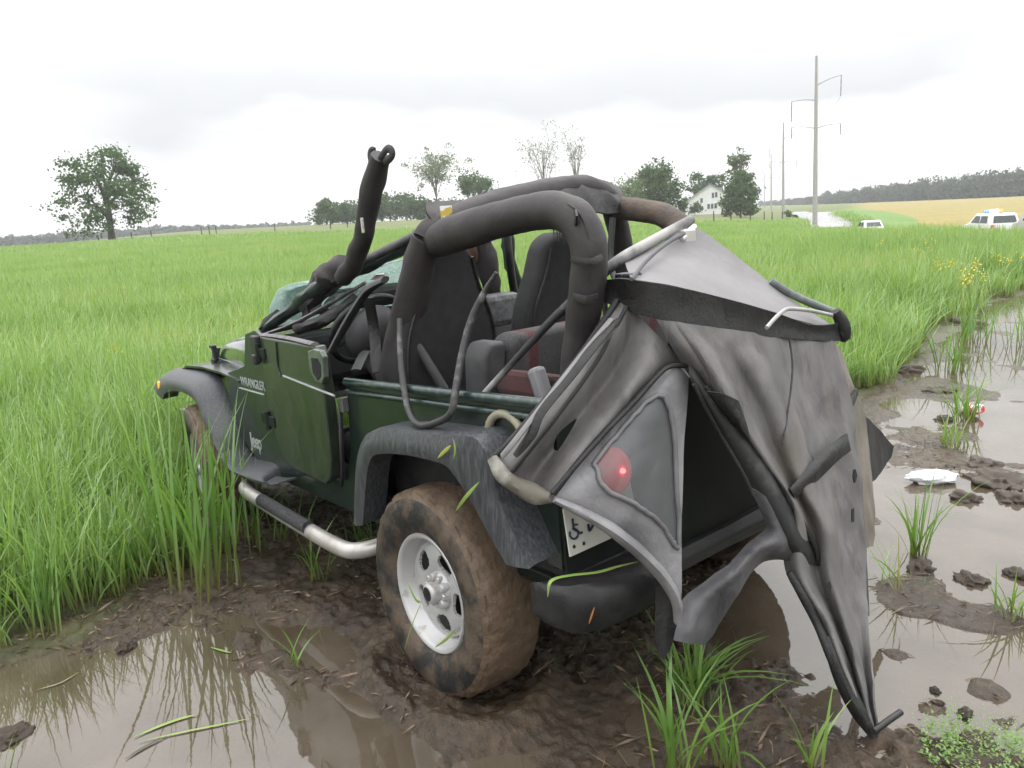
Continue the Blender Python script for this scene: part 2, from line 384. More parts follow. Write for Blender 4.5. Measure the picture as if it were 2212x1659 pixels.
bp=t.nodes.new('ShaderNodeBump'); bp.inputs['Strength'].default_value=1.0; bp.inputs['Distance'].default_value=.016; L(t,n1.outputs['Fac'],bp.inputs['Height']); L(t,bp.outputs[0],b.inputs['Normal'])
me.materials.append(gm)
ground=bpy.data.objects.new('ground',me); COL.objects.link(ground); ground['kind']='structure'
def gz(x,y): return float(ground_h(np.array([x]),np.array([y]))[0])
# rain water standing in the hollows (level sheet, only where the mud lies lower does it show)
wm=bpy.data.materials.new('muddy_water'); wm.use_nodes=True; t=wm.node_tree; b=t.nodes['Principled BSDF']
geo=t.nodes.new('ShaderNodeNewGeometry')
n1=t.nodes.new('ShaderNodeTexNoise'); n1.inputs['Scale'].default_value=3; n1.inputs['Detail'].default_value=5; L(t,geo.outputs['Position'],n1.inputs['Vector'])
L(t,RAMP(t,n1.outputs['Fac'],[(.35,(.072,.056,.037)),(.65,(.112,.091,.067))]),b.inputs['Base Color'])
b.inputs['Roughness'].default_value=.025; b.inputs['IOR'].default_value=1.85; b.inputs['Alpha'].default_value=.88
n2=t.nodes.new('ShaderNodeTexNoise'); n2.inputs['Scale'].default_value=9; n2.inputs['Detail'].default_value=3; L(t,geo.outputs['Position'],n2.inputs['Vector'])
bp=t.nodes.new('ShaderNodeBump'); bp.inputs['Strength'].default_value=.10; bp.inputs['Distance'].default_value=.004; L(t,n2.outputs['Fac'],bp.inputs['Height']); L(t,bp.outputs[0],b.inputs['Normal'])
PI_=0
for nm,P in [("puddle_water",q) for q in PUD]:
    A=np.array(P); c0=A.mean(0); A=c0+(A-c0)*1.0; out=[]
    for i in range(len(A)):                # grow the outline a little so that the mud decides the shore
        a=A[i-1]; b_=A[i]; c_=A[(i+1)%len(A)]
        e1=b_-a; e2=c_-b_; n_=np.array([e1[1],-e1[0]])/(np.linalg.norm(e1)+1e-9)+np.array([e2[1],-e2[0]])/(np.linalg.norm(e2)+1e-9); n_/=np.linalg.norm(n_)+1e-9
        area=0.5*sum(A[k-1][0]*A[k][1]-A[k][0]*A[k-1][1] for k in range(len(A)))
        out.append(b_+n_*(.17 if area>0 else -.17))
    k=len(out); lv=-.0065-.0004*PI_; PI_+=1
    o=mk(nm,[(p[0],p[1],lv) for p in out],[tuple(range(k))],wm,None,smooth=False); o['kind']='structure'
# road: wet pale asphalt running from the parked vehicles up past the power poles
rp=[]
for px,dist in ((2560,50),(2330,57),(2150,64),(2000,74),(1880,85),(1800,103),(1779,115),(1766,128),(1757,140),(1745,165),(1735,220)):
    d=MJ@ray(px,450); u=d[:2]/np.hypot(*d[:2]); rp.append((EW[0]+u[0]*dist,EW[1]+u[1]*dist))
rp=crom(np.array(rp),6); Tn=np.gradient(rp,axis=0); Tn/=np.linalg.norm(Tn,axis=1)[:,None]; Nn=np.stack([-Tn[:,1],Tn[:,0]],1)
V=[];Fc=[]
for i in range(len(rp)):
    zc_=tz(*rp[i])+.11
    for s in (-2.6,-2.3,2.3,2.6): V.append((rp[i][0]+Nn[i][0]*s,rp[i][1]+Nn[i][1]*s,zc_-(.25 if abs(s)>2.5 else 0)))
    if i:
        for k in range(3): Fc.append(((i-1)*4+k,(i-1)*4+k+1,i*4+k+1,i*4+k))
road=mk('road',V,Fc,mat('wet_asphalt',(.24,.235,.23),(.19,.19,.19),scale=3,rough=.16,rough2=.28,spec=.8),None); road['kind']='structure'
# ------------------------------------------------------------------ the wrecked off-road vehicle
veh = bpy.data.objects.new('off_road_vehicle',None); COL.objects.link(veh)
mw=Matrix.Identity(4)
for i in range(3):
    for j in range(3): mw[i][j]=MJ[i][j]
veh.matrix_world=mw
tag(veh,'wrecked dark green open off-road vehicle with collapsed grey soft top, stuck in mud','car')
paint = mat('green_paint',(.0065,.0135,.0105),(.015,.026,.020),scale=9,rough=.28,rough2=.45,coat=.35,lo=.35,hi=.72,stretch=(1.6,1.6,.4),detail=9)
dgreen= mat('green_paint_dull',(.0045,.0075,.0062),(.008,.012,.0095),scale=7,rough=.5,rough2=.6,spec=.3)
black = mat('black_plastic',(.010,.010,.011),(.020,.020,.022),scale=20,rough=.45,bump=.15,bscale=200)
flarem= mat('scuffed_flare',(.030,.033,.038),(.082,.088,.094),scale=120,rough=.38,rough2=.6,stretch=(1,1,.09),lo=.42,hi=.72,bump=.2,bscale=150,detail=3)
rubber= mat('tyre_rubber',(.014,.013,.013),(.085,.062,.042),scale=11,rough=.6,lo=.42,hi=.60,bump=.3,bscale=80)
mudm_ = mat('caked_mud',(.130,.088,.056),(.078,.053,.034),scale=9,rough=.55,rough2=.8,bump=.8,bscale=38)
alloy = mat('silver_wheel',(.44,.44,.44),(.21,.175,.14),scale=16,rough=.38,rough2=.6,metal=.3,lo=.56,hi=.74,detail=9)
chrome= mat('steel_tube',(.62,.61,.60),(.50,.48,.46),scale=10,rough=.22,rough2=.4,metal=.6)
padm  = mat('padded_cover',(.034,.029,.030),(.019,.017,.018),scale=7,rough=.62,bump=.12,bscale=260,detail=8,crease=.07,cscale=6,cstretch=(1,1,1))
canvas= mat('weathered_canvas',(.175,.167,.165),(.070,.067,.067),scale=5.5,rough=.75,lo=.36,hi=.74,bump=.30,bscale=230,detail=10,stretch=(1.3,1.3,.5),crease=.16,cscale=3.2)
def stain(m,col,sc,lo,hi,amt,st=(1,1,.45)):          # old brown and black stains in the cloth
    t=m.node_tree; b=t.nodes['Principled BSDF']; src=b.inputs['Base Color'].links[0].from_socket
    tcn=t.nodes.new('ShaderNodeTexCoord'); mp=t.nodes.new('ShaderNodeMapping'); mp.inputs['Scale'].default_value=st; L(t,tcn.outputs['Object'],mp.inputs[0])
    n=t.nodes.new('ShaderNodeTexNoise'); n.inputs['Scale'].default_value=sc; n.inputs['Detail'].default_value=7; n.inputs['Roughness'].default_value=.62; L(t,mp.outputs[0],n.inputs['Vector'])
    L(t,MIX(t,RAMP(t,n.outputs['Fac'],[(lo,(0,0,0)),(hi,(amt,)*3)]),src,col),b.inputs['Base Color'])
stain(canvas,(.165,.135,.095),3.1,.55,.72,.75); stain(canvas,(.030,.029,.030),7.5,.58,.74,.7,(1.6,1.6,.35))
canvasl=mat('pale_canvas',(.200,.194,.198),(.145,.140,.144),scale=4,rough=.7,lo=.35,hi=.75,bump=.15,bscale=110,crease=.12,cscale=3)
canvasb=mat('black_canvas',(.010,.010,.011),(.021,.020,.020),scale=8,rough=.6,bump=.3,bscale=110,crease=.22,cscale=5)
seatm = mat('charcoal_seat',(.011,.011,.0125),(.018,.018,.020),scale=20,rough=.75,bump=.3,bscale=260)
dash  = mat('grey_interior',(.030,.031,.033),(.018,.018,.020),scale=12,rough=.6)
glassm= seethrough('shattered_glass',(.36,.48,.45),.50,rough=.2,c2=(.62,.73,.70),scale=70,lo=.40,hi=.6,a2=.90)
def _glass():
    t=glassm.node_tree; b=t.nodes['Principled BSDF']; o=[n for n in t.nodes if n.type=='OUTPUT_MATERIAL'][0]
    tl_=t.nodes.new('ShaderNodeBsdfTranslucent'); tl_.inputs[0].default_value=(.50,.62,.58,1); mx=t.nodes.new('ShaderNodeMixShader'); mx.inputs[0].default_value=.45
    L(t,b.outputs[0],mx.inputs[1]); L(t,tl_.outputs[0],mx.inputs[2]); L(t,mx.outputs[0],o.inputs[0])
_glass()
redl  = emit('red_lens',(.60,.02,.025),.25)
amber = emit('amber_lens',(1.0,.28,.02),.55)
# --- tub (body side, floor, tailgate): outlines in the vehicle's side plane
side=lambda a,b,d:(a,d,b)
TUB=[(-.575,1.078),(.655,1.028),(.66,.93),(.69,.74),(.74,.60),(.80,.575),(1.27,.565),(1.38,.60),(1.43,.70),(1.445,1.155),(1.53,1.19),(1.66,1.165),(1.73,1.00),(1.98,.945),(2.02,.80),(1.92,.60),(1.72,.50),(1.45,.455),(.47,.455),(.44,.70),(.36,.84),(.26,.885),(-.26,.885),(-.37,.83),(-.46,.70),(-.50,.575),(-.575,.575)]
prism('body_side',TUB,side,(.728,.705),paint,veh,bevel=.004)
prism('body_side',TUB,side,(-.728,-.705),paint,veh,bevel=.004)
# rolled top rail of the tub
V,Fc=join_geo([tube_geo([(.64,.735,1.026),(-.565,.735,1.076)],.017,8,1),tube_geo([(.64,.736,.985),(-.565,.736,1.034)],.011,8,1)])
mk('tub_rail',V,Fc,mat('rail_paint',(.010,.026,.024),(.075,.105,.10),scale=45,rough=.3,coat=.4,lo=.5,hi=.75),veh)
tube('tub_rail',[(.64,-.735,1.026),(-.565,-.735,1.076)],.016,paint,veh,8,1)
box('tub_floor',(.55,0,.50),(2.2,1.40,.04),dgreen,veh)
box('wheel_well',(-.06,.56,.70),(1.0,.26,.40),black,veh,bevel=.03)
box('wheel_well',(-.06,-.56,.70),(1.0,.26,.40),black,veh,bevel=.03)
rear=lambda a,b,d:(d,a,b)
prism('rear_corner_panel',[(.728,.56),(.45,.56),(.45,1.07),(.728,1.075)],rear,(-.578,-.555),dgreen,veh)
prism('rear_corner_panel',[(-.728,.56),(-.45,.56),(-.45,1.07),(-.728,1.075)],rear,(-.578,-.555),dgreen,veh)
prism('tailgate',[(.443,.50),(-.443,.50),(-.443,1.05),(.443,1.05)],rear,(-.592,-.56),dgreen,veh)
box('rear_crossmember',(-.555,0,.50),(.06,1.40,.13),black,veh)
# chassis: frame rails and axles in the dark below the body
V,Fc=join_geo([box_geo((1.1,s*.38,.44),(3.4,.07,.12)) for s in (1,-1)])
mk('frame_rail',V,Fc,black,veh,smooth=False)
for x in (0.0,2.373):
    V,Fc=tube_geo([(x,-.70,.365),(x,.70,.365)],.045,10,1); V2,F2=lathe_geo([(0,-.12),(.09,-.10),(.13,0),(.09,.10),(0,.12)],14)
    V,Fc=join_geo([(V,Fc),([(p[0]+x,p[1]+.05,p[2]+.365) for p in V2],F2)]); mk('axle',V,Fc,black,veh)
# --- cowl, hood, grille, fenders
def loft(name,secs,m,parent,close=False,**kw):
    V=[];Fc=[];k=len(secs[0])
    for s in secs: V+=s
    for i in range(len(secs)-1):
        for j in range(k-1 if not close else k): Fc.append((i*k+j,i*k+(j+1)%k,(i+1)*k+(j+1)%k,(i+1)*k+j))
    return mk(name,V,Fc,m,parent,**kw)
def hood_sec(x,hw,zt,zs,zl):
    h=[(-hw,zl),(-hw,zs),(-hw*.985,zs+(zt-zs)*.55),(-hw*.92,zs+(zt-zs)*.86),(-hw*.7,zt-.004),(0,zt+.014)]
    h=h+[(-a,b) for a,b in h[-2::-1]]
    return [(x,a,b) for a,b in h]
cowl=[hood_sec(1.50,.715,1.192,1.13,1.0),hood_sec(1.62,.712,1.186,1.08,.95),hood_sec(1.725,.695,1.150,1.03,.93)]
loft('cowl',cowl,paint,veh,solid=.01,offset=-1)
hs=[hood_sec(1.735,.690,1.146,1.03,.955),hood_sec(1.95,.665,1.128,1.02,.95),hood_sec(2.25,.615,1.095,1.00,.945),hood_sec(2.50,.570,1.055,.975,.94),hood_sec(2.585,.555,1.02,.955,.93)]
hoodp=mat('wet_hood_paint',(.012,.022,.017),(.020,.032,.025),scale=8,rough=.16,rough2=.3,coat=1.0,lo=.4,hi=.7)  # coat gives the gloss; base colour also lightened for the sky highlight
loft('hood',hs,hoodp,veh,solid=.012,offset=-1,subd=1)
mk('hood_side_panel',[(1.735,.697,.60),(2.62,.57,.60),(2.62,.565,.945),(1.735,.700,.955)],[(0,1,2,3)],paint,veh,smooth=False,solid=.01)
mk('hood_side_panel',[(1.735,-.697,.60),(2.62,-.57,.60),(2.62,-.565,.945),(1.735,-.700,.955)],[(3,2,1,0)],paint,veh,smooth=False,solid=.01)
tube('hood_stripe',[(1.74,.7015,.975),(2.15,.640,.972),(2.57,.566,.955)],.0045,mat('grey_stripe',(.30,.32,.31),rough=.4),veh,6,3)
tube('hood_gap',[(1.732,.702,.94),(1.732,.700,1.03),(1.732,.685,1.09),(1.732,.62,1.146)],.006,mat('recess_black',(.004,.004,.004),rough=.8),veh,6,3)
g=prism('grille',[(-.60,.60),(.60,.60),(.60,.93),(.555,1.01),(-.555,1.01),(-.60,.93)],rear,(2.60,2.63),paint,veh)
V,Fc=join_geo([box_geo((2.632,-.21+.07*k,.83),(.02,.042,.26)) for k in range(7)]); mk('grille_slot',V,Fc,black,g,smooth=False)
for s in (1,-1):
    V,Fc=lathe_geo([(0,.03),(.07,.02),(.088,0),(.09,-.02)],24); mk('headlight',[(2.625+p[1],s*.40+p[0],.85+p[2]) for p in V],Fc,mat('headlight_glass',(.6,.62,.62),rough=.08),veh)
# hood catch on the near side
V,Fc=join_geo([box_geo((2.515,.600,.985),(.035,.026,.085)),box_geo((2.515,.612,.935),(.05,.02,.05)),box_geo((2.52,.606,1.03),(.05,.03,.02))]); mk('hood_catch',V,Fc,black,veh,smooth=False,bevel=.005)
# fender tops
for s in (1,-1):
    V=[];Fc=[]
    for x,zi,zo,yi in ((1.80,.925,.90,.69),(2.05,.935,.925,.65),(2.35,.935,.93,.59),(2.62,.925,.915,.56),(2.78,.885,.87,.56),(2.80,.80,.79,.56)):
        V+=[(x,s*yi,zi),(x,s*.74,zo+.012)]
    for i in range(5): Fc.append((2*i,2*i+1,2*i+3,2*i+2))
    mk('fender',V,Fc,paint,veh,solid=.012)
    box('inner_fender',(2.30,s*.50,.78),(.9,.02,.34),black,veh)
# --- fender flares: outer face between crown edge and opening edge, taken off the picture at the flare's plane
def flare(E_,O_,ye,yo,mirror=False,nm='fender_flare'):
    E=[Y(px,py,ye) for px,py in E_]; O=[Y(px,py,yo) for px,py in O_]
    E=crom(E,5); O=crom(O,5); V=[];k=8
    for e,o in zip(E,O):
        a=np.array([e[0],.700,e[2]+.006]); m1=e*.62+o*.38; m1[1]=max(e[1],o[1])-.012 if ye<.8 else m1[1]+.006
        m2=e*.25+o*.75; m2[1]=o[1]+.004
        V+=[a,np.array([e[0],e[1]-.03,e[2]+.006]),e,m1,m2,o,np.array([o[0],o[1]-.012,o[2]+.003]),np.array([o[0],.76,o[2]+.006])]
    if mirror: V=[(p[0],-p[1],p[2]) for p in V]
    Fc=[]
    for i in range(len(E)-1):
        for j in range(k-1): Fc.append((i*k+j,i*k+j+1,(i+1)*k+j+1,(i+1)*k+j))
    return mk(nm,V,Fc,flarem,veh,solid=.008)
RE=[(766,1133),(768,1060),(772,1000),(783,957),(803,934),(850,930),(900,934),(976,944),(1030,950),(1062,1010),(1072,1060),(1088,1105),(1112,1160),(1142,1229)]
RO=[(784,1134),(788,1075),(792,1030),(798,998),(813,980),(864,979),(915,988),(962,1003),(989,1034),(1012,1068),(1034,1108),(1058,1153),(1078,1188),(1094,1216)]
FE=[(351,819),(362,806),(384,799),(437,808),(461,829),(480,870),(504,925),(517,972),(530,992),(560,1000),(591,1011),(602,1040)]
FO=[(352,862),(358,848),(384,843),(416,858),(431,884),(448,924),(464,960),(482,990),(500,1015),(535,1034),(574,1046),(601,1046)]
for mi in (False,True):
    flare(RE,RO,.842,.855,mi); flare(FE,FO,.748,.850,mi)
box('side_marker',Y(348,838,.84),(.035,.03,.085),amber,veh,bevel=.008)
# --- front bumper
V,Fc=join_geo([box_geo((2.93,0,.56),(.09,1.45,.13)),box_geo((2.85,.45,.54),(.3,.08,.09)),box_geo((2.85,-.45,.54),(.3,.08,.09))]); mk('front_bumper',V,Fc,mat('bumper_steel',(.22,.22,.23),rough=.3,metal=.5),veh,smooth=False,bevel=.01)
# --- rear bumper: moulded corner piece and beam
def bump_sec(y,x0,dx,z0,z1,t):
    return [(x0,y,z1),(x0-dx*.8,y,z1),(x0-dx,y,z1-.025),(x0-dx-.006,y,(z0+z1)/2),(x0-dx+.012,y,z0+.02),(x0-dx*.8,y,z0),(x0,y,z0)]
loft('bumper_corner',[bump_sec(.80,-.50,.02,.45,.545,0),bump_sec(.795,-.54,.045,.435,.555,0),bump_sec(.765,-.56,.085,.42,.56,0),bump_sec(.70,-.57,.115,.415,.56,0),bump_sec(.60,-.575,.12,.41,.555,0),bump_sec(.47,-.575,.12,.41,.55,0)],black,veh,solid=.008,close=True)
loft('rear_bumper',[bump_sec(.462,-.575,.10,.42,.54,0),bump_sec(.36,-.575,.085,.42,.53,0),bump_sec(.30,-.575,.05,.43,.50,0),bump_sec(0,-.575,.045,.43,.50,0),bump_sec(-.79,-.575,.06,.42,.54,0)],black,veh,solid=.008,close=True)
# --- side step: bent steel tube with tread pad
st=[(1.72,.66,.43),(1.68,.80,.415),(1.60,.855,.405),(1.30,.865,.395),(.95,.868,.385),(.62,.862,.375),(.52,.82,.375),(.46,.70,.39)]
stepm=mat('dull_step_steel',(.46,.44,.42),(.34,.32,.30),scale=10,rough=.32,rough2=.5,metal=.45)
tube('side_step',st,.033,stepm,veh,14,5)
tube('tread_pad',[(1.36,.875,.416),(1.10,.878,.409),(.86,.878,.402)],.030,mat('tread_rubber',(.02,.02,.022),(.05,.05,.055),scale=90,rough=.8,bump=.8,bscale=160),veh,12,4)
tube('side_step',[(p[0],-p[1],p[2]) for p in st],.033,stepm,veh,12,4)
# --- wheels
def tyre_geo(R=.366,W=.245,n=84):
    prof=[(.205,.085),(.225,.108),(.262,.122),(.305,.124),(.338,.115),(.354,.104)]
    blk=[(.358,.098),(R,.088),(R+.002,.050)]
    V=[];Fc=[];tm=[]
    full=prof+blk+[(R+.003,0.0)]; full=full+[(r,-y) for r,y in full[-2::-1]]; k=len(full)
    for i in range(n):
        a=2*math.pi*i/n
        for j,(r,y) in enumerate(full):
            g=0
            if r>.353: g=-.010 if (i+(j//2))%3==0 else 0
            rr_=r+g+.003*mnoise.noise(Vector((math.cos(a)*9,y*20,math.sin(a)*9)))
            V.append((rr_*math.cos(a),y,rr_*math.sin(a)))
    for i in range(n):
        for j in range(k-1): Fc.append((i*k+j,i*k+j+1,((i+1)%n)*k+j+1,((i+1)%n)*k+j)); tm.append(1 if 4<=j<k-5 else 0)
    return V,Fc,tm
TY=tyre_geo()
def rim_geo(n=180,nr_=30):
    """dished disc with five rounded windows, outer face towards +Y"""
    r0,r1=.056,.168
    dz=lambda r:.034+.014*math.sin(min(1,max(0,(r-.056)/.10))*math.pi)+.006*(r-.056)/.11
    V=[];Fc=[]
    inside=lambda r,a:(abs((((a+.30)%(2*math.pi/5))-math.pi/5)*r/.041)**2.3+abs((r-.121)/.030)**2.3)<1
    for i in range(n):
        a=2*math.pi*i/n
        for j in range(nr_+1):
            r=r0+(r1-r0)*j/nr_; V.append((r*math.cos(a),dz(r),r*math.sin(a)))
    k=nr_+1
    for i in range(n):
        for j in range(nr_):
            if inside(r0+(r1-r0)*(j+.5)/nr_,2*math.pi*(i+.5)/n): continue
            Fc.append((i*k+j,i*k+j+1,((i+1)%n)*k+j+1,((i+1)%n)*k+j))
    return V,Fc
RIM=rim_geo()
def wheel(c,toe,camb,s=1,spin=0.,nm='wheel'):
    e=bpy.data.objects.new(nm,None); link(e,veh); e.location=c
    e.rotation_mode='XYZ'; e.rotation_euler=(math.radians(camb)*s,spin,math.radians(toe)+(0 if s>0 else math.pi))
    V,Fc,tm=TY; o=mk('tyre',V,Fc,rubber,e); o.data.materials.append(mudm_); o.data.polygons.foreach_set('material_index',tm)
    V,Fc=RIM; mk('rim_disc',V,Fc,alloy,e,solid=.010,offset=-1)
    V,Fc=lathe_geo([(.160,.036),(.170,.038),(.184,.048),(.190,.088),(.199,.100),(.208,.101),(.213,.094),(.206,.086),(.196,.075),(.192,.0),(.192,-.085),(.205,-.10)],72); mk('rim_barrel',V,Fc,alloy,e)
    V,Fc=lathe_geo([(0,-.03),(.150,-.03),(.15,-.05)],24); mk('brake_drum',V,Fc,mat('dark_drum',(.006,.006,.006),rough=.8),e)
    V,Fc=lathe_geo([(0,.106),(.026,.1055),(.033,.102),(.036,.092),(.038,.060),(.044,.045)],30); 
    V2=[(p[0],p[1],p[2]) for p in V]; parts=[(V2,Fc)]
    for q in range(5):                     # star of raised lug pods
        a=2*math.pi*q/5+.3+math.pi/5
        Vp,Fp=lathe_geo([(0,.068),(.012,.067),(.0165,.060),(.019,.028)],12)
        parts.append(([(p[0]+.050*math.cos(a),p[1]+.012,p[2]+.050*math.sin(a)) for p in Vp],Fp))
    V,Fc=lathe_geo([(.030,.074),(.046,.070),(.060,.060),(.068,.046),(.074,.032)],30); parts.append((V,Fc))
    V,Fc=join_geo(parts); h=mk('hub_cap',V,Fc,alloy,e)
    V,Fc=lathe_geo([(0,.1075),(.021,.1073),(.025,.106)],24); mk('centre_badge',V,Fc,black,h)
    for q in range(5):
        a=2*math.pi*q/5+.3; V,Fc=lathe_geo([(0,.078),(.010,.078),(.012,.075),(.012,.045)],6)
        mk('lug_nut',[(p[0]+.052*math.cos(a),p[1]-.002,p[2]+.052*math.sin(a)) for p in V],Fc,chrome,h,smooth=False)
    return e
wheel((.022,.735,.352),-2,2,1,spin=-.45)
wheel((2.373,.735,.365),-9,0,1,spin=.4)
wheel((0,-.735,.365),0,0,-1); wheel((2.373,-.735,.365),0,0,-1)
# --- door, sprung from its opening
DO=[(1.43,1.168),(.735,1.172),(.715,1.14),(.705,.95),(.722,.70),(.755,.62),(.82,.578),(1.20,.570),(1.33,.60),(1.42,.72),(1.445,.86)]
open_=lambda x:.748+.055*max(0,(1.43-x)/.7)
dm=lambda a,b,d:(a,open_(a)+d,b)
door=prism('door',DO,dm,(0,-.05),mat('green_door_paint',(.012,.019,.012),(.034,.042,.027),scale=8,rough=.3,rough2=.5,coat=.25,lo=.35,hi=.72,stretch=(1,1,.45)),veh,bevel=.008,bseg=3)
def dpt(px,py,off=.004):
    x=1.0
    for _ in range(8): p=Y(px,py,open_(x)+off); x=p[0]
    return p
def plate(name,pix,m,parent,off=.004,th=.006,bevel=.002):
    P=[dpt(a,b,off) for a,b in pix]; Q=[(p[0],p[1]-th-off,p[2]) for p in P]; n=len(P)
    return mk(name,P+Q,[tuple(range(n))]+[(i,i+n,(i+1)%n+n,(i+1)%n) for i in range(n)],m,parent,smooth=False,bevel=bevel)
hnd=plate('door_handle',[(664,759),(676,754),(690,758),(697,772),(699,815),(694,829),(680,823),(668,800)],mat('handle_frame',(.05,.07,.055),(.11,.13,.11),scale=14,rough=.4,coat=.3),door,off=.016,bevel=.004)
plate('handle_recess',[(671,773),(685,774),(692,788),(693,813),(686,823),(675,806)],mat('recess_black',(.004,.004,.004),rough=.8),hnd,off=.018)
tube('door_stripe',[dpt(612,812),dpt(660,831),dpt(722,855)],.005,mat('grey_stripe',(.30,.32,.31),rough=.4),door,6,3)
tube('door_crease',[dpt(597,738,.001),dpt(601,790,.001),dpt(607,812,.001)],.006,paint,door,6,3)
V,Fc=join_geo([box_geo(dpt(640,737,.0),(.52,.02,.012))]); 
tube('belt_weatherstrip',[(1.42,.73,1.172),(1.1,.752,1.178),(.76,.79,1.176)],.018,mat('faded_strip',(.16,.15,.155),(.08,.075,.08),scale=30,rough=.6),door,8,3,flat=(1,.5))
for z in (.763,1.09):
    V,Fc=join_geo([box_geo((1.50,.742,z),(.09,.016,.055)),tube_geo([(1.443,.758,z-.045),(1.443,.758,z+.045)],.013,8,1),box_geo((1.40,.754,z),(.07,.014,.05))]); mk('door_hinge',V,Fc,dgreen,veh,smooth=False,bevel=.003)
V,Fc=join_geo([box_geo((1.475,.752,1.115),(.07,.03,.11)),box_geo((1.455,.77,1.06),(.04,.03,.05))]); mk('mirror_bracket',V,Fc,black,veh,smooth=False,bevel=.008)
tube('door_strap',[(.70,.74,.93),(.66,.775,.80),(.655,.79,.66),(.70,.785,.59)],.010,black,veh,8,4,flat=(1,.35))
box('latch_striker',(.668,.742,.93),(.03,.03,.06),mat('dull_latch',(.10,.10,.10),rough=.5),veh,bevel=.004)
# --- lettering on the cowl side
def text(name,s,P0,size,m,parent,shear=0,bold=.0,sx=1.0):
    cu=bpy.data.curves.new(name,'FONT'); cu.body=s; cu.size=size; cu.extrude=.0015; cu.offset=bold; cu.shear=shear
    o=bpy.data.objects.new(name,cu); COL.objects.link(o); bpy.context.view_layer.update()
    dg=bpy.context.evaluated_depsgraph_get(); me=bpy.data.meshes.new_from_object(o.evaluated_get(dg)); bpy.data.objects.remove(o)
    me.transform(Matrix(((-sx,0,0,P0[0]),(0,0,1,P0[1]),(0,1,0,P0[2]),(0,0,0,1)))); me.materials.append(m)
    o=bpy.data.objects.new(name,me); return link(o,parent)
letm=mat('silver_letters',(.34,.36,.35),rough=.4)
a=Y(543,963,.7305); text('emblem_lettering','Jeep',a,.105,letm,veh,bold=.002,sx=.80)
a=Y(521,831,.7305); text('model_lettering','WRANGLER',a,.062,letm,veh,bold=.001,sx=.92)
tube('cowl_stripe',[Y(518,838,.731),Y(571,853,.731)],.005,mat('grey_stripe',(.3,.32,.31)),veh,6,1)
# --- windscreen: crushed back on the near side, glass shattered
wl0=(1.60,.66,1.17); wl1=X(640,668,1.36); wl2=X(700,612,1.08); wr2=X(1085,487,1.08); wr0=(1.60,-.66,1.18)
wfm=mat('windscreen_frame',(.010,.020,.017),(.03,.04,.036),scale=16,rough=.4,coat=.2)
wf=tube('windscreen_frame',[(1.62,.67,1.155),X(590,697,1.50),X(650,655,1.30),X(700,612,1.10),X(770,582,1.02),X(890,527,.98),X(980,500,1.02),wr2,X(1100,560,1.2),X(1120,650,1.45),wr0],[.035,.036,.042,.048,.046,.042,.038,.036,.034,.034,.034],wfm,veh,10,6,flat=(1,.7),rough=.35)
tube('header_rail',[X(735,578,1.0),X(800,556,.97),X(870,522,.93),X(915,500,.90)],.020,mat('dull_strip',(.055,.053,.054),(.025,.024,.025),scale=20,rough=.5),wf,8,3)
def gl(u,v):
    a=np.array([1.60,.64-1.28*u,1.17]); topl=np.array(X(705,615,1.10)); topr=np.array(wr2); b_=topl+(topr-topl)*u
    p=a+(b_-a)*v+np.array([.10,0,.07])*math.sin(math.pi*v)*(1.3-u); return p
rows=[[gl(u,v)+np.array([.012,0,.012])*mnoise.noise(Vector((u*23,v*23,3))) for u in np.linspace(0,1,22)] for v in np.linspace(0,1,14)]
sheet('windscreen_glass',rows,glassm,wf,nu=2,nv=2,solid=.005,wr=.012,ws=16)
# glass bulging out of the near corner over the hood
rows=[[X(600,680,1.62),X(640,690,1.55),X(690,660,1.40)],[X(604,645,1.60),X(645,640,1.50),X(690,630,1.36)],[X(618,624,1.52),X(655,618,1.44),X(695,606,1.30)]]
sheet('loose_glass',rows,glassm,wf,nu=6,nv=6,solid=.005,wr=.02,ws=14)
rows=[[X(690,690,1.2),X(740,660,1.1),X(770,640,1.0)],[X(700,655,1.2),X(745,640,1.1),X(785,620,1.0)],[X(720,635,1.2),X(755,630,1.1),X(800,612,1.0)]]
sheet('loose_glass',rows,glassm,wf,nu=6,nv=6,solid=.005,wr=.02,ws=14)
# frame scraps and door-surround strips round the near corner
pl=tube('window_frame_strip',[X(572,722,1.48),X(625,703,1.32),X(680,676,1.15),X(730,646,1.03),X(790,610,.92)],[.014,.020,.024,.020,.014],mat('faded_strip',(.16,.15,.155)),veh,8,4,flat=(1,.45),rough=.3)
tube('window_frame_strip',[Y(716,758,.77),Y(745,705,.73),Y(775,655,.70),Y(800,622,.69),Y(832,604,.68)],[.024,.028,.028,.030,.022],black,veh,8,4,flat=(1,.55))
tube('window_frame_strip',[X(640,712,1.25),X(700,690,1.08),X(745,665,1.0),X(770,640,.98)],[.020,.03,.03,.02],canvasb,veh,8,4,rough=.5)
for k_,(pp,m_) in enumerate((([(652,688,1.25),(668,680,1.2),(664,660,1.2),(655,668,1.22)],black),([(668,672,1.16),(705,684,1.12),(712,668,1.12),(690,658,1.14)],dash),([(700,640,1.1),(722,636,1.1),(718,618,1.1)],black),([(706,688,1.05),(762,668,1.0),(770,656,1.0),(735,664,1.02)],mat('olive_scrap',(.16,.16,.12),rough=.5)),([(800,604,.92),(836,606,.9),(830,590,.9),(812,592,.9)],chrome),([(560,712,1.55),(612,678,1.42),(600,668,1.46),(570,690,1.55)],dgreen))):
    mk('frame_scrap',[X(*q) for q in pp],[tuple(range(len(pp)))],m_,veh,smooth=False,solid=.012,bevel=.002)
tube('torn_trim',[X(705,615,1.08),X(715,590,1.06),X(735,580,1.0),X(760,592,.98)],[.05,.055,.06,.05],padm,veh,10,4,rough=.7,seed=4)
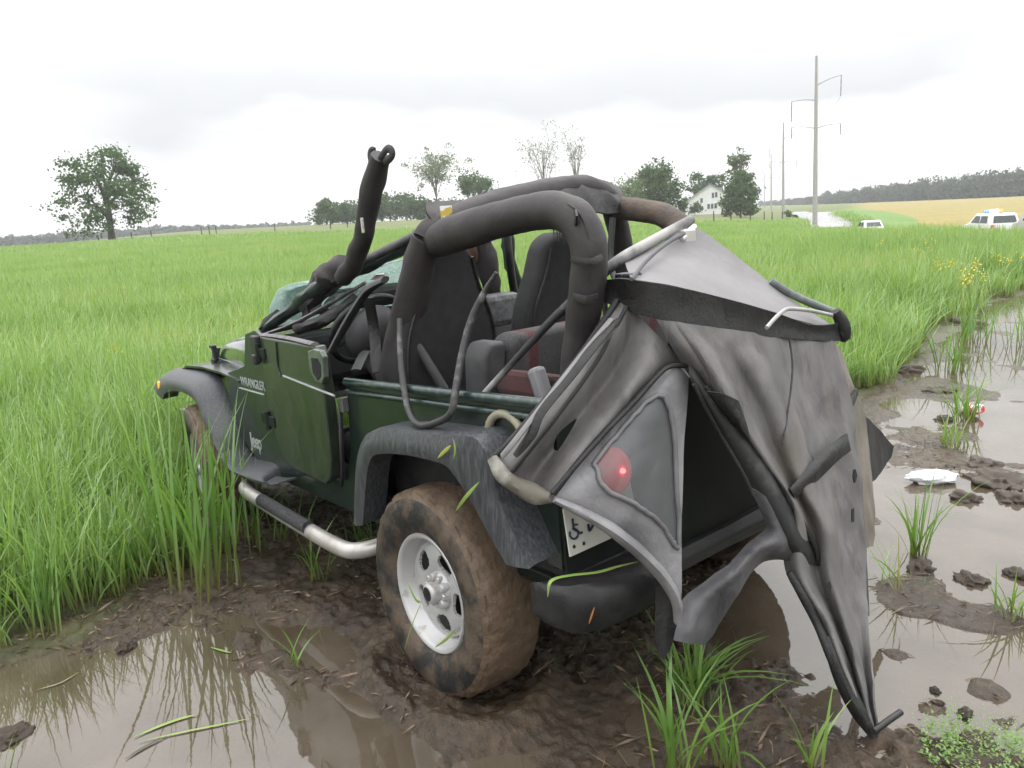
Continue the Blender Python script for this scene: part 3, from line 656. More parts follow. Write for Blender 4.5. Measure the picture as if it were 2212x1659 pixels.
tube('torn_trim',[X(655,660,1.3),X(690,625,1.18),X(720,600,1.08)],[.035,.055,.05],canvasb,veh,10,4,rough=.8,seed=9)
# padded bar broken loose, standing up over the windscreen
pb=tube('broken_roof_bar',[Y(740,600,.52),Y(760,575,.52),Y(783,515,.52),Y(792,470,.52),Y(803,410,.52),Y(817,355,.52),Y(822,338,.52)],[.040,.043,.040,.042,.046,.043,.038],padm,veh,14,6,rough=.22)
tube('torn_cloth',[Y(818,352,.52),Y(826,335,.53),Y(836,322,.53),Y(846,325,.53),Y(847,336,.53),Y(838,346,.53),Y(828,352,.52)],.008,canvasb,pb,8,5,flat=(1,2.0))
tube('torn_cloth',[Y(806,350,.52),Y(802,335,.52),Y(803,324,.52),Y(810,322,.52)],[.016,.014,.010,.005],canvasb,pb,8,4,flat=(1,1.4))
box('bare_metal_tab',Y(783,487,.57),(.008,.01,.06),chrome,pb,bevel=.001)
# --- dashboard, steering wheel
box('dashboard',(1.42,0,1.03),(.26,1.38,.24),dash,veh,bevel=.04)
box('console',(1.0,-.05,.70),(.5,.22,.22),dash,veh,bevel=.02)
box('instrument_pod',X(800,640,1.22),(.12,.36,.10),black,veh,bevel=.03)
sw=X(797,712,1.02); e=bpy.data.objects.new('steering_wheel',None); link(e,veh); e.location=sw; e.rotation_euler=(0,math.radians(-35),0)
V,Fc=tube_geo([(0,.185*math.cos(a),.185*math.sin(a)) for a in np.linspace(0,2*math.pi,33)],.015,8,1); mk('wheel_rim',V,Fc,black,e)
V,Fc=join_geo([tube_geo([(0,0,0),(0,.17*math.cos(a),.17*math.sin(a))],.014,6,1) for a in (-.4,math.pi+.4,-math.pi/2)]); mk('wheel_spoke',V,Fc,black,e)
V,Fc=lathe_geo([(0,-.09),(.06,-.085),(.105,-.06),(.12,-.02),(.10,.02),(0,.03)],24); mk('airbag_cover',[(p[1],p[0]*1.05,p[2]*1.25) for p in V],Fc,mat('airbag_grey',(.10,.10,.105),(.075,.075,.08),scale=12,rough=.6),e)
tube('seat_belt',[X(768,800,.75),X(790,760,.85),X(800,790,.8),X(830,830,.7)],.022,dash,veh,8,5,flat=(1,.3))
tube('seat_belt',[(.62,.60,1.04),(.70,.55,1.20),(.66,.58,1.34)],.022,canvasb,veh,8,4,flat=(1,.2))
box('overhead_speaker',X(1078,668,.95),(.14,.20,.16),mat('speaker_grey',(.13,.135,.14),(.06,.06,.06),scale=30,rough=.6),veh,bevel=.03)
# --- seats
def slab(name,outl,lean,m,parent,t=.14,x=0.,bev=.045):
    """backrest: outline in (y, z) with depth along x, leaning back"""
    z0=min(p[1] for p in outl)
    return prism(name,outl,lambda a,b,d:(x+d-lean*(b-z0),a,b),(0,t),m,parent,bevel=bev,smooth=True,bseg=4)
def seat(yc,x,s):
    e=bpy.data.objects.new('front_seat',None); link(e,veh)
    o=[(.235,.66),(.245,.95),(.245,1.10),(.225,1.22),(.165,1.36),(.135,1.46),(.105,1.515),(.05,1.535),(-.05,1.535),(-.105,1.515),(-.135,1.46),(-.165,1.36),(-.225,1.22),(-.245,1.10),(-.245,.95),(-.235,.66)]
    b_=slab('backrest',[(a+yc,z) for a,z in o],.10,seatm,e,t=.15,x=x)
    for q in (1,-1):
        tube('piping',[(x-.10*(z-.66)-.002,yc+q*(a-.03),z) for a,z in ((.245,.95),(.245,1.10),(.225,1.22),(.165,1.36),(.135,1.47))],.006,black,b_,6,4)
    prism('cushion',[(yc-.25,.58),(yc+.25,.58),(yc+.24,.74),(yc-.24,.74)],rear,(x+.10,x+.58),seatm,e,bevel=.05,smooth=True,bseg=4)
    box('seat_base',(x+.34,yc,.55),(.4,.36,.12),black,e)
    return e
seat(.375,.44,1); seat(-.33,.52,-1)
be=bpy.data.objects.new('rear_bench',None); link(be,veh)
sm=bpy.data.materials.new('striped_fabric'); sm.use_nodes=True; t=sm.node_tree; b=t.nodes['Principled BSDF']; tcn=t.nodes.new('ShaderNodeTexCoord')
sp=t.nodes.new('ShaderNodeSeparateXYZ'); L(t,tcn.outputs['Object'],sp.inputs[0])
m1=M_(t,'FRACT',M_(t,'MULTIPLY',sp.outputs[1],4.6)); nn=t.nodes.new('ShaderNodeTexNoise'); nn.inputs['Scale'].default_value=120; L(t,tcn.outputs['Object'],nn.inputs['Vector'])
k=RAMP(t,m1,[(0,(.055,.055,.058)),(.40,(.055,.055,.058)),(.43,(.085,.026,.026)),(.60,(.075,.028,.028)),(.64,(.075,.062,.06)),(.8,(.05,.05,.053))])
L(t,MIX(t,.5,k,RAMP(t,nn.outputs['Fac'],[(.3,(.5,.5,.5)),(.7,(1.5,1.5,1.5))]),'MULTIPLY'),b.inputs['Base Color']); b.inputs['Roughness'].default_value=.9
slab('bench_back',[(.40,.62),(.44,.80),(.44,1.16),(.40,1.20),(-.40,1.20),(-.44,1.16),(-.44,.80),(-.40,.62)],.12,sm,be,t=.13,x=.02,bev=.03)
slab('bench_side',[(.535,.70),(.545,1.14),(.52,1.185),(.447,1.185),(.447,.70)],.12,mat('bench_vinyl',(.062,.062,.066),(.042,.042,.045),scale=14,rough=.6),be,t=.13,x=.02,bev=.02)
box('bench_cushion',(.22,0,.74),(.42,.92,.16),sm,be,bevel=.04)
box('folded_cushion',(-.16,.42,1.03),(.28,.16,.09),mat('red_fabric',(.085,.032,.032),(.05,.032,.032),scale=25,rough=.9),be,bevel=.02,rot=Matrix.Rotation(.25,3,'X'))
box('buckle_post',X(1172,845,-.30),(.05,.05,.16),mat('grey_vinyl',(.20,.20,.21),rough=.5),be,bevel=.014,rot=Matrix.Rotation(.35,3,'Y'))
# --- roll cage
cg=bpy.data.objects.new('roll_cage',None); link(cg,veh)
hoopL=[(.60,.575,.70),(.595,.575,.85),X(853,800,.56),X(872,720,.48),X(893,630,.40),X(908,560,.33),X(922,512,.28)]
tube('hoop_leg',hoopL,[.050,.055,.064,.068,.064,.060,.058],padm,cg,16,5,rough=.10)
tube('hoop_crossbar',[X(922,520,.28),X(938,498,.27),X(1000,470,.25),X(1060,447,.25),X(1140,425,.25),X(1235,405,.25),X(1290,415,.25),X(1322,440,.25)],[.054,.056,.056,.058,.055,.052,.055,.055],padm,cg,16,5,rough=.10)
rows=[[X(1180,432,.20),X(1235,402,.20),X(1300,412,.20),X(1346,432,.20)],[X(1195,405,.30),X(1236,383,.33),X(1300,390,.33),X(1338,408,.30)],[X(1190,440,.20),X(1240,450,.15),X(1300,462,.15),X(1348,460,.18)]]
sheet('torn_bar_cover',[rows[1],rows[0],rows[2]],canvasb,cg,nu=6,nv=6,solid=.008,wr=.02)
rows=[[X(918,440,.30),X(990,436,.32),X(1060,432,.4),X(1098,405,.42),X(1140,412,.45)],[X(921,460,.27),X(975,462,.25),X(1040,455,.3),X(1098,430,.35),X(1140,430,.38)],[X(934,478,.24),X(975,480,.22),X(1040,470,.25),X(1098,450,.3),X(1140,445,.3)]]
sheet('sun_visor_panel',rows,padm,cg,nu=6,nv=5,solid=.012,wr=.008)
box('warning_tag',X(964,458,.22),(.004,.05,.045),mat('yellow_tag',(.45,.33,.05),(.7,.7,.68),scale=30,rough=.5,lo=.48,hi=.5),cg,bevel=0)
nearT=[X(944,520,.27),Y(985,503,.545),Y(1060,480,.54),Y(1130,462,.535),Y(1195,455,.53),Y(1243,472,.53),Y(1268,515,.53),Y(1273,570,.53),Y(1266,640,.53),Y(1255,720,.52),Y(1246,790,.52),Y(1240,880,.52),Y(1236,940,.52)]
tube('rear_tube',nearT,[.060,.064,.060,.058,.057,.056,.055,.054,.053,.050,.050,.050,.050],padm,cg,16,5,rough=.08)
farT=[X(1322,440,.25),X(1345,450,.20),X(1400,456,.02),X(1440,468,-.10),X(1472,495,-.2),X(1488,545,-.25),X(1492,640,-.28),(-.30,-.52,.80)]
tube('rear_tube',farT,[.055,.050,.048,.048,.046,.044,.044,.044],mat('mud_stained_pad',(.10,.075,.055),(.05,.04,.034),scale=8,rough=.8,bump=.4,bscale=70),cg,14,5,rough=.1)
tube('hoop_leg',[X(1322,440,.25),(.30,-.535,1.40),(.36,-.555,1.05),(.40,-.56,.70)],.05,padm,cg,14,4)
for k_,(pp,r_) in enumerate((([Y(1240,452,.53),Y(1246,470,.585),Y(1240,492,.55)],.006),([Y(1240,640,.585),Y(1266,648,.60),Y(1290,642,.55)],.006),([Y(1235,560,.585),Y(1272,566,.60),Y(1300,556,.55)],.005))):
    tube('pad_strap',[pp[0],pp[1],pp[2]],r_,canvasb,cg,6,4,flat=(1,2.2))
tube('pad_seam',[np.array(p)+np.array([-.035,.035,.028]) for p in nearT[1:9]],.0035,canvasb,cg,6,4)
# torn fringe under the rear tube bend
V=[];Fc=[]
for k in range(26):
    a=Y(1190+k*2.1,482+k*.9+8*math.sin(k*2.1),.53); b_=Y(1192+k*2.1+rnd.uniform(-3,3),500+k*1.6+rnd.uniform(0,18),.53); V+=[(a[0]-.004,a[1],a[2]+.03),(a[0]+.006,a[1],a[2]+.03),b_]; Fc.append((3*k,3*k+1,3*k+2))
mk('torn_fringe',V,Fc,canvasb,cg,smooth=False)
tube('cage_strut',[X(890,728,.42),X(925,785,.38),X(960,842,.34)],.020,mat('grey_tube',(.055,.053,.055),rough=.5),cg,10,3)
tube('upper_pillar',[X(1040,505,1.0),X(1052,560,1.0),X(1066,640,1.05),X(1075,680,1.1)],[.045,.05,.05,.045],padm,cg,12,5,rough=.5,seed=3)
tube('upper_pillar',[X(1095,500,1.02),X(1100,560,1.02),X(1112,640,1.1)],.022,black,cg,10,4)
tube('torn_trim',[X(1012,520,1.0),X(1022,545,1.0),X(1028,565,1.0)],[.02,.028,.01],mat('rust_brown_foam',(.10,.05,.03),rough=.9),cg,8,4,rough=.6)
box('grab_handle',X(1108,485,.9),(.10,.07,.09),black,cg,bevel=.012)
# --- bows and rods of the soft-top frame
bows=bpy.data.objects.new('soft_top_frame',None); link(bows,veh)
tube('side_bow',[X(1492,475,-.42),X(1420,515,-.45),X(1345,557,-.48),X(1290,600,-.46),X(1235,652,-.40),X(1190,694,-.34),X(1120,770,-.22),X(1045,852,-.10)],[.017,.018,.018,.018,.016,.014,.012,.011],mat('weathered_bow',(.30,.295,.285),(.03,.03,.032),scale=3.5,rough=.5,lo=.40,hi=.55),bows,10,5)
tube('door_surround_rod',[Y(863,690,.66),Y(865,770,.72),Y(873,840,.76),Y(886,895,.80),Y(908,919,.82),Y(945,912,.81),Y(973,893,.80),Y(984,845,.77),Y(995,780,.72),Y(1015,700,.66),Y(1042,640,.62),Y(1072,588,.60)],[.010,.011,.012,.012,.012,.012,.012,.013,.013,.013,.012,.006],mat('weathered_rod',(.025,.025,.026),(.16,.155,.15),scale=20,rough=.5,lo=.5,hi=.7),bows,8,5)
tube('window_channel',[X(1324,470,-.05),X(1318,560,-.05),X(1330,605,-.1),X(1352,620,-.2)],.012,black,bows,8,3)
tube('window_channel',[X(1295,540,-.2),X(1303,580,-.2),X(1308,680,-.2)],.010,black,bows,8,3)
tube('rear_bow',[X(1665,606,-.62),X(1700,630,-.66),X(1745,652,-.70),X(1803,675,-.74)],.014,mat('bow_grey_green',(.15,.18,.17),(.09,.1,.1),scale=15,rough=.4),bows,10,4)
tube('bent_rod',[X(1803,682,-.78),X(1750,671,-.80),X(1705,667,-.82),X(1688,675,-.83),X(1672,690,-.84),X(1656,708,-.85)],.0065,mat('pale_rod',(.38,.38,.37),rough=.4),bows,8,5)
V,Fc=join_geo([box_geo(X(1362,608,-.62),(.05,.05,.05)),box_geo(X(1350,600,-.60),(.03,.06,.03))]); mk('bow_bracket',V,Fc,black,bows,smooth=False,bevel=.006)
V,Fc=join_geo([box_geo(X(1480,512,-.45),(.05,.06,.05)),tube_geo([X(1500,490,-.44),X(1470,518,-.47)],.014,8,1)]); mk('bow_bracket',V,Fc,chrome,bows,smooth=False,bevel=.006)
# --- the collapsed soft top
top=bpy.data.objects.new('soft_top',None); link(top,veh)
def S(rows): return [[X(a,b,c) for a,b,c in r] for r in rows]
sheet('roof_panel',S([[(1349,568,-.48),(1425,528,-.46),(1497,493,-.44),(1600,562,-.54),(1700,642,-.66),(1790,700,-.76)],
 [(1355,584,-.58),(1432,562,-.54),(1512,556,-.52),(1602,604,-.62),(1696,662,-.72),(1788,703,-.78)],
 [(1362,604,-.68),(1440,616,-.70),(1520,634,-.72),(1602,655,-.745),(1690,683,-.765),(1786,708,-.785)]]),canvasl,top,nu=8,nv=8,solid=.004,wr=.008,ws=6)
tube('roof_seam',[X(1364,603,-.69),X(1400,560,-.59),X(1440,526,-.52),X(1478,505,-.48)],.006,mat('seam_grey',(.10,.10,.11),rough=.7),top,6,4)
sheet('header_band',S([[(1262,612,-.46),(1320,603,-.58),(1367,604,-.685),(1520,633,-.735),(1670,674,-.775),(1745,700,-.79),(1800,700,-.80),(1819,690,-.80)],
 [(1262,622,-.46),(1325,632,-.585),(1390,645,-.69),(1520,668,-.73),(1675,703,-.77),(1760,718,-.785),(1806,716,-.795),(1824,712,-.80)],
 [(1264,634,-.46),(1330,662,-.60),(1410,687,-.70),(1520,706,-.735),(1680,729,-.775),(1765,736,-.79),(1806,737,-.80),(1824,734,-.80)]]),canvasb,top,nu=6,nv=5,solid=.005,wr=.004)
tube('band_end_cap',[X(1805,672,-.79),X(1818,695,-.80),X(1822,720,-.80),X(1816,734,-.79)],[.016,.024,.026,.018],canvasb,top,10,4)
# left flank, folded and slumped over the rear corner
flank=S([[(1332,650,-.60),(1352,664,-.63),(1380,684,-.64),(1425,730,-.70),(1480,784,-.72)],
 [(1258,762,-.57),(1292,775,-.63),(1330,792,-.61),(1378,812,-.70),(1430,803,-.70)],
 [(1165,880,-.53),(1208,892,-.61),(1252,898,-.58),(1302,906,-.67),(1352,882,-.69)],
 [(1094,962,-.49),(1134,985,-.57),(1172,1000,-.55),(1218,1008,-.64),(1264,978,-.67)],
 [(1063,990,-.47),(1098,1030,-.53),(1134,1056,-.55),(1164,1074,-.60),(1196,1066,-.65)]])
fl=sheet('side_panel',flank,canvas,top,nu=16,nv=16,solid=.006,wr=.016,ws=6,seed=2)
B=sheet_pts(flank,4,4)
for cidx,r,m in ((0,.010,canvasb),(4,.006,canvasb),(16,.008,canvasb)):
    tube('piping',[B[i,cidx]+np.array([-.012,.010,.004]) for i in range(0,B.shape[0],2)],r,m,fl,8,3)
tube('dark_zip',[X(1335,690,-.655),X(1290,740,-.66),X(1230,815,-.65),X(1170,890,-.64),X(1150,935,-.63),X(1125,970,-.60),X(1112,985,-.59)],[.008,.016,.018,.016,.018,.014,.01],canvasb,fl,8,4,flat=(1,.5))
tube('zip_edge',[X(1320,690,-.64),X(1250,775,-.64),X(1180,865,-.63),X(1110,955,-.60),X(1085,985,-.57)],.010,canvasl,fl,8,4,flat=(1,.6))
# hem of the flank, muddy and rolled
tube('rolled_hem',[X(1065,992,-.49),X(1090,1030,-.54),X(1130,1056,-.58),X(1165,1072,-.63),X(1192,1076,-.67)],[.016,.024,.026,.022,.014],mat('stained_hem',(.115,.105,.085),(.27,.265,.235),scale=9,rough=.7,lo=.5,hi=.65),top,10,5,rough=.3)
# rear quarter window panel
WIN=[(1282,1002),(1340,932),(1396,870),(1428,855),(1446,880),(1457,960),(1466,1178),(1425,1128),(1372,1090),(1312,1060)]
wrows=[[(1438,800,-.72),(1455,796,-.735),(1470,797,-.74),(1486,815,-.745)],
 [(1388,850,-.70),(1425,850,-.735),(1455,860,-.75),(1482,880,-.755)],
 [(1326,915,-.68),(1385,930,-.735),(1435,945,-.755),(1475,960,-.76)],
 [(1262,988,-.66),(1340,1010,-.735),(1410,1040,-.765),(1472,1060,-.77)],
 [(1203,1060,-.655),(1300,1085,-.72),(1390,1125,-.765),(1470,1160,-.775)],
 [(1196,1078,-.655),(1320,1140,-.72),(1415,1210,-.76),(1471,1292,-.78)]]
W5=[[tuple(X(a,b,c))+(a,b) for a,b,c in r] for r in wrows]
ins=lambda u,v,q:inpoly(q[3],q[4],WIN)
wp_=sheet('quarter_panel',W5,mat('grey_canvas_edge',(.25,.245,.255),(.15,.147,.155),scale=5,rough=.5,bump=.2,bscale=100,crease=.22,cscale=4),top,nu=36,nv=26,solid=.005,wr=.010,ws=6,keep=lambda u,v,q:not ins(u,v,q))
_B=sheet_pts(W5,24,18).reshape(-1,5); _wl=crom(np.array(WIN+WIN[:1],float),6); _sp=[]
for a,b_ in _wl:
    q=_B[np.argmin((_B[:,3]-a)**2+(_B[:,4]-b_)**2)]; _sp.append(q[:3]+(EYE-q[:3])/np.linalg.norm(EYE-q[:3])*.010)
tube('window_seam',_sp,.0075,mat('seam_fabric',(.17,.168,.175),(.12,.118,.123),scale=8,rough=.6),wp_,8,1)
sheet('plastic_window',W5,seethrough('smoky_vinyl',(.17,.175,.185),.58,rough=.2,c2=(.12,.125,.13),scale=4,a2=.76,stretch=(1,1,.4)),top,nu=36,nv=26,solid=0,wr=.010,ws=6,keep=ins)
tube('piping',[X(1484,790,-.75),X(1450,791,-.745),X(1424,808,-.735),X(1370,868,-.72),X(1300,942,-.705),X(1240,1010,-.69),X(1192,1066,-.675)],.0075,canvasb,wp_,8,5)
tube('padded_hem',[X(1196,1078,-.675),X(1260,1108,-.71),X(1330,1150,-.745),X(1395,1205,-.775),X(1440,1258,-.79),X(1462,1305,-.80),X(1462,1345,-.79)],[.012,.020,.026,.028,.026,.020,.012],MATS['grey_canvas_edge'],wp_,10,5,flat=(1.25,.7),rough=.15)
sheet('window_flap',S([[(1412,1225,-.72),(1440,1262,-.74),(1467,1300,-.77)],[(1416,1290,-.72),(1440,1310,-.74),(1466,1330,-.77)],[(1414,1360,-.72),(1436,1372,-.74),(1458,1372,-.76)],[(1420,1408,-.72),(1424,1416,-.73),(1432,1424,-.74)]]),canvasb,top,nu=5,nv=5,solid=.006,wr=.01)
# crossing straps behind the spare-wheel side
s1=S([[(1486,792,-.77),(1496,790,-.775),(1506,798,-.78)],[(1497,828,-.79),(1511,831,-.81),(1526,835,-.80)],[(1540,910,-.81),(1560,907,-.84),(1580,905,-.83)],[(1601,1015,-.85),(1628,1005,-.88),(1658,997,-.87)],[(1645,1095,-.87),(1675,1090,-.91),(1706,1082,-.90)],[(1690,1175,-.90),(1722,1174,-.94),(1757,1172,-.93)],[(1725,1215,-.90),(1745,1217,-.935),(1768,1219,-.93)]])
ka=sheet('rear_strap',s1,mat('strap_grey_black',(.020,.020,.021),(.085,.082,.080),scale=9,rough=.7,lo=.52,hi=.72,bump=.2),top,nu=5,nv=6,solid=.008,wr=.008)
tube('piping',[X(1522,834,-.815),X(1580,905,-.845),X(1658,997,-.885),X(1706,1082,-.915),X(1757,1174,-.945),X(1768,1219,-.94)],.009,canvasb,ka,8,5)
tube('piping',[X(1499,830,-.81),X(1541,912,-.825),X(1602,1018,-.865),X(1626,1070,-.88)],.006,canvasb,ka,8,5)
s2=S([[(1618,1050,-.86),(1650,1070,-.89),(1690,1105,-.90)],[(1640,1095,-.87),(1680,1130,-.91),(1738,1190,-.92)],[(1655,1140,-.87),(1680,1168,-.92),(1712,1208,-.90)],[(1612,1180,-.85),(1632,1192,-.90),(1650,1212,-.87)],[(1545,1240,-.83),(1570,1258,-.88),(1592,1278,-.85)],[(1475,1296,-.80),(1515,1315,-.85),(1555,1335,-.82)],[(1462,1345,-.80),(1500,1358,-.845),(1536,1368,-.82)],[(1455,1382,-.80),(1486,1388,-.83),(1518,1391,-.81)]])
sheet('lower_fold',s2,mat('slate_canvas',(.105,.102,.110),(.050,.049,.053),scale=6,rough=.6,bump=.2,crease=.25,cscale=5),top,nu=7,nv=6,solid=.006,wr=.016,ws=7)
# the large hanging rear curtain reaching the mud
def curtain(rows):
    out=[]
    for i,r in enumerate(rows):
        n=len(r); out.append([X(a,b,c-(.028 if (j%2) else -.012)*(1 if i not in (0,len(rows)-1) else .3)) for j,(a,b,c) in enumerate(r)])
    return out
cur=curtain([[(1415,690,-.71),(1470,698,-.73),(1530,706,-.74),(1600,716,-.75),(1700,727,-.77),(1797,737,-.78)],
 [(1455,755,-.74),(1510,770,-.77),(1575,780,-.78),(1640,795,-.79),(1730,812,-.81),(1824,818,-.80)],
 [(1500,822,-.76),(1560,850,-.80),(1620,865,-.81),(1680,880,-.83),(1760,890,-.84),(1844,900,-.83)],
 [(1560,895,-.80),(1605,920,-.84),(1655,945,-.85),(1710,965,-.87),(1780,985,-.88),(1853,1000,-.86)],
 [(1635,985,-.84),(1668,1015,-.87),(1705,1040,-.89),(1745,1060,-.91),(1800,1085,-.92),(1863,1100,-.90)],
 [(1695,1080,-.87),(1720,1105,-.90),(1748,1125,-.92),(1780,1142,-.94),(1820,1165,-.95),(1869,1180,-.93)],
 [(1700,1230,-.90),(1735,1240,-.93),(1768,1250,-.95),(1800,1258,-.97),(1835,1270,-.99),(1874,1282,-.98)],
 [(1765,1340,-.99),(1788,1348,-1.01),(1810,1357,-1.02),(1832,1366,-1.035),(1855,1376,-1.045),(1881,1390,-1.04)],
 [(1812,1450,-1.07),(1828,1455,-1.08),(1843,1461,-1.085),(1858,1467,-1.09),(1872,1476,-1.095),(1889,1490,-1.095)],
 [(1868,1560,-1.135),(1873,1563,-1.137),(1878,1566,-1.138),(1884,1570,-1.14),(1890,1575,-1.14),(1897,1582,-1.14)]])
cu_=sheet('rear_curtain',cur,canvas,top,nu=16,nv=12,solid=.006,wr=.016,ws=5,seed=5)
tube('seam',[X(1705,730,-.815),X(1712,800,-.84),X(1700,900,-.88),X(1690,960,-.90)],.003,canvasb,cu_,6,4)
sheet('curtain_fold',S([[(1448,694,-.72),(1468,698,-.735),(1492,702,-.73)],[(1480,742,-.76),(1512,754,-.81),(1548,768,-.79)],[(1512,795,-.78),(1552,820,-.85),(1598,862,-.83)],[(1534,838,-.80),(1570,862,-.86),(1608,905,-.85)],[(1556,862,-.82),(1586,900,-.86),(1617,948,-.86)]]),canvas,top,nu=6,nv=7,solid=.006,wr=.014,ws=7,seed=8)
sheet('fold_shadow_sheet',S([[(1528,845,-.835),(1560,850,-.865),(1594,866,-.875)],[(1548,870,-.84),(1580,890,-.875),(1612,920,-.88)],[(1565,892,-.84),(1595,920,-.875),(1618,952,-.88)]]),canvasb,top,nu=4,nv=4,solid=.004,wr=.01)  # black sheet added as the shadow beneath the curtain fold
sheet('side_curtain',S([[(1790,735,-.70),(1805,745,-.69),(1818,765,-.68)],[(1825,815,-.72),(1836,825,-.70),(1846,845,-.69)],[(1842,900,-.73),(1855,895,-.71),(1868,890,-.70)],[(1852,1000,-.76),(1868,1000,-.74),(1882,1005,-.72)],[(1862,1100,-.80),(1875,1100,-.78),(1887,1100,-.76)],[(1868,1182,-.84),(1877,1182,-.82),(1884,1180,-.80)]]),mat('muddy_canvas',(.20,.18,.15),(.13,.115,.095),scale=4,rough=.8,bump=.2),top,nu=5,nv=6,solid=.005,wr=.014)
sheet('black_strap',S([[(1826,938,-.90),(1830,955,-.91),(1834,972,-.90)],[(1790,965,-.92),(1797,981,-.94),(1803,996,-.92)],[(1745,1010,-.92),(1755,1022,-.935),(1764,1034,-.92)],[(1704,1056,-.92),(1708,1064,-.925),(1713,1073,-.92)]]),canvasb,top,nu=4,nv=5,solid=.014)
sheet('black_strap',S([[(1848,838,-.75),(1850,846,-.755),(1850,852,-.75)],[(1832,862,-.79),(1836,872,-.80),(1838,880,-.79)],[(1818,874,-.82),(1820,884,-.83),(1822,890,-.82)]]),canvasb,top,nu=4,nv=4,solid=.012)
sheet('loose_flap',S([[(1850,885,-.66),(1868,900,-.62),(1895,925,-.60),(1929,964,-.58)],[(1858,940,-.66),(1875,955,-.62),(1898,975,-.60),(1922,990,-.58)],[(1868,1000,-.66),(1880,1005,-.63),(1894,1010,-.61),(1906,1012,-.60)],[(1872,1045,-.67),(1878,1043,-.65),(1884,1040,-.64),(1890,1036,-.63)]]),canvasb,top,nu=5,nv=5,solid=.006,wr=.01)
tube('curtain_trim',[X(1704,1236,-.93),X(1735,1290,-.97),X(1768,1350,-1.01),X(1800,1425,-1.07),X(1838,1510,-1.12),X(1880,1580,-1.15)],[.010,.014,.016,.018,.016,.010],canvasb,cu_,8,5)
sheet('window_vinyl_strip',S([[(1772,1372,-1.02),(1788,1374,-1.045),(1806,1380,-1.05)],[(1796,1450,-1.07),(1815,1450,-1.10),(1835,1455,-1.10)],[(1835,1535,-1.115),(1850,1530,-1.14),(1866,1530,-1.14)],[(1876,1592,-1.15),(1884,1592,-1.155),(1892,1592,-1.155)]]),canvasb,cu_,nu=4,nv=5,solid=.005,wr=.01)
tube('trim_rod',[X(1868,1205,-.96),X(1871,1260,-.99),X(1874,1330,-1.02)],.006,black,cu_,8,3)
tube('snap_bar',[Z(1886,1580,.03),Z(1898,1572,.025),Z(1920,1556,.02),Z(1946,1538,.02)],.010,black,cu_,8,4)
for q,(a,b_,d) in enumerate(((1846,1028,-.94),(1842,1113,-.95),(1790,1272,-1.0))):  # torn holes, dark lining showing
    p=np.array(X(a,b_,d-.02)); V=[p+np.array([0,.012*math.cos(k*1.05+q)*(1+.4*math.sin(k*2.3)),.026*math.sin(k*1.05+q)]) for k in range(6)]; mk('tear',V,[tuple(range(6))],canvasb,cu_,smooth=False,solid=.003)
# --- tail lamp, plate, fuel filler
tl=np.array(X(1325,1018,-.60)); e=bpy.data.objects.new('tail_lamp',None); link(e,veh)
V,Fc=lathe_geo([(0,-.045),(.03,-.042),(.058,-.028),(.070,-.005),(.070,.03)],28); mk('lamp_lens',[(tl[0]+p[1],tl[1]+p[0]*.85,tl[2]+p[2]*1.05) for p in V],Fc,redl,e)
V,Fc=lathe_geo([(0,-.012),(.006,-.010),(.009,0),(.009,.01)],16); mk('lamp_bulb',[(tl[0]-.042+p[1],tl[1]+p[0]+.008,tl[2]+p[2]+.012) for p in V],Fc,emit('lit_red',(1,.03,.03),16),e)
lt=box('tail_lamp',(-.60,-.60,.83),(.06,.115,.16),redl,veh,bevel=.02)
pc=[np.array(X(a,b_,-.605)) for a,b_ in ((1232,1204),(1383,1135),(1361,1036),(1217,1100))]
pe=mk('licence_plate',[p for p in pc]+[p+np.array([.006,0,0]) for p in pc],[(0,1,2,3),(4,7,6,5),(0,4,5,1),(1,5,6,2),(2,6,7,3),(3,7,4,0)],mat('plate_white',(.62,.63,.58),(.55,.56,.52),scale=10,rough=.35),veh,smooth=False,bevel=.002)
inkm=mat('plate_ink',(.02,.03,.06),rough=.5)
def on_plate(px,py,o=-.0035): return X(px,py,-.605+o)
def stroke(pts,r=.0028,nm='plate_mark',flat=None): tube(nm,[on_plate(*q) for q in pts],r,inkm,pe,6,4)
stroke([(1240+9*math.cos(a),1153+11*math.sin(a)) for a in np.linspace(-1.9,3.6,12)],.0032)
stroke([(1237,1121),(1238,1132),(1240,1143),(1249,1148),(1254,1152),(1258,1149)],.0034)
stroke([(1240,1133),(1248,1133)],.0026)
stroke([(1271,1132),(1273,1146),(1278,1140),(1284,1128)],.004)
stroke([(1292,1120),(1297,1139)],.004); stroke([(1312,1108),(1320,1136)],.004); stroke([(1335,1090),(1342,1122)],.004)
for q in ((1241,1181),(1262,1174)): 
    p=on_plate(*q); V,Fc=lathe_geo([(0,-.001),(.005,-.001),(.006,.002)],10); mk('plate_bolt',[(p[0]+v[1],p[1]+v[0]*.8,p[2]+v[2]) for v in V],Fc,black,pe)
# yellowed fuel filler ring on the near quarter
c0=np.array(Y(1098,945,.732)); V,Fc=tube_geo([c0+np.array([.085*math.cos(a),.008,.075*math.sin(a)]) for a in np.linspace(0,2*math.pi,25)],.014,8,1); mk('fuel_filler_ring',V,Fc,mat('yellowed_rubber',(.30,.28,.20),(.2,.19,.14),scale=12,rough=.5),veh)
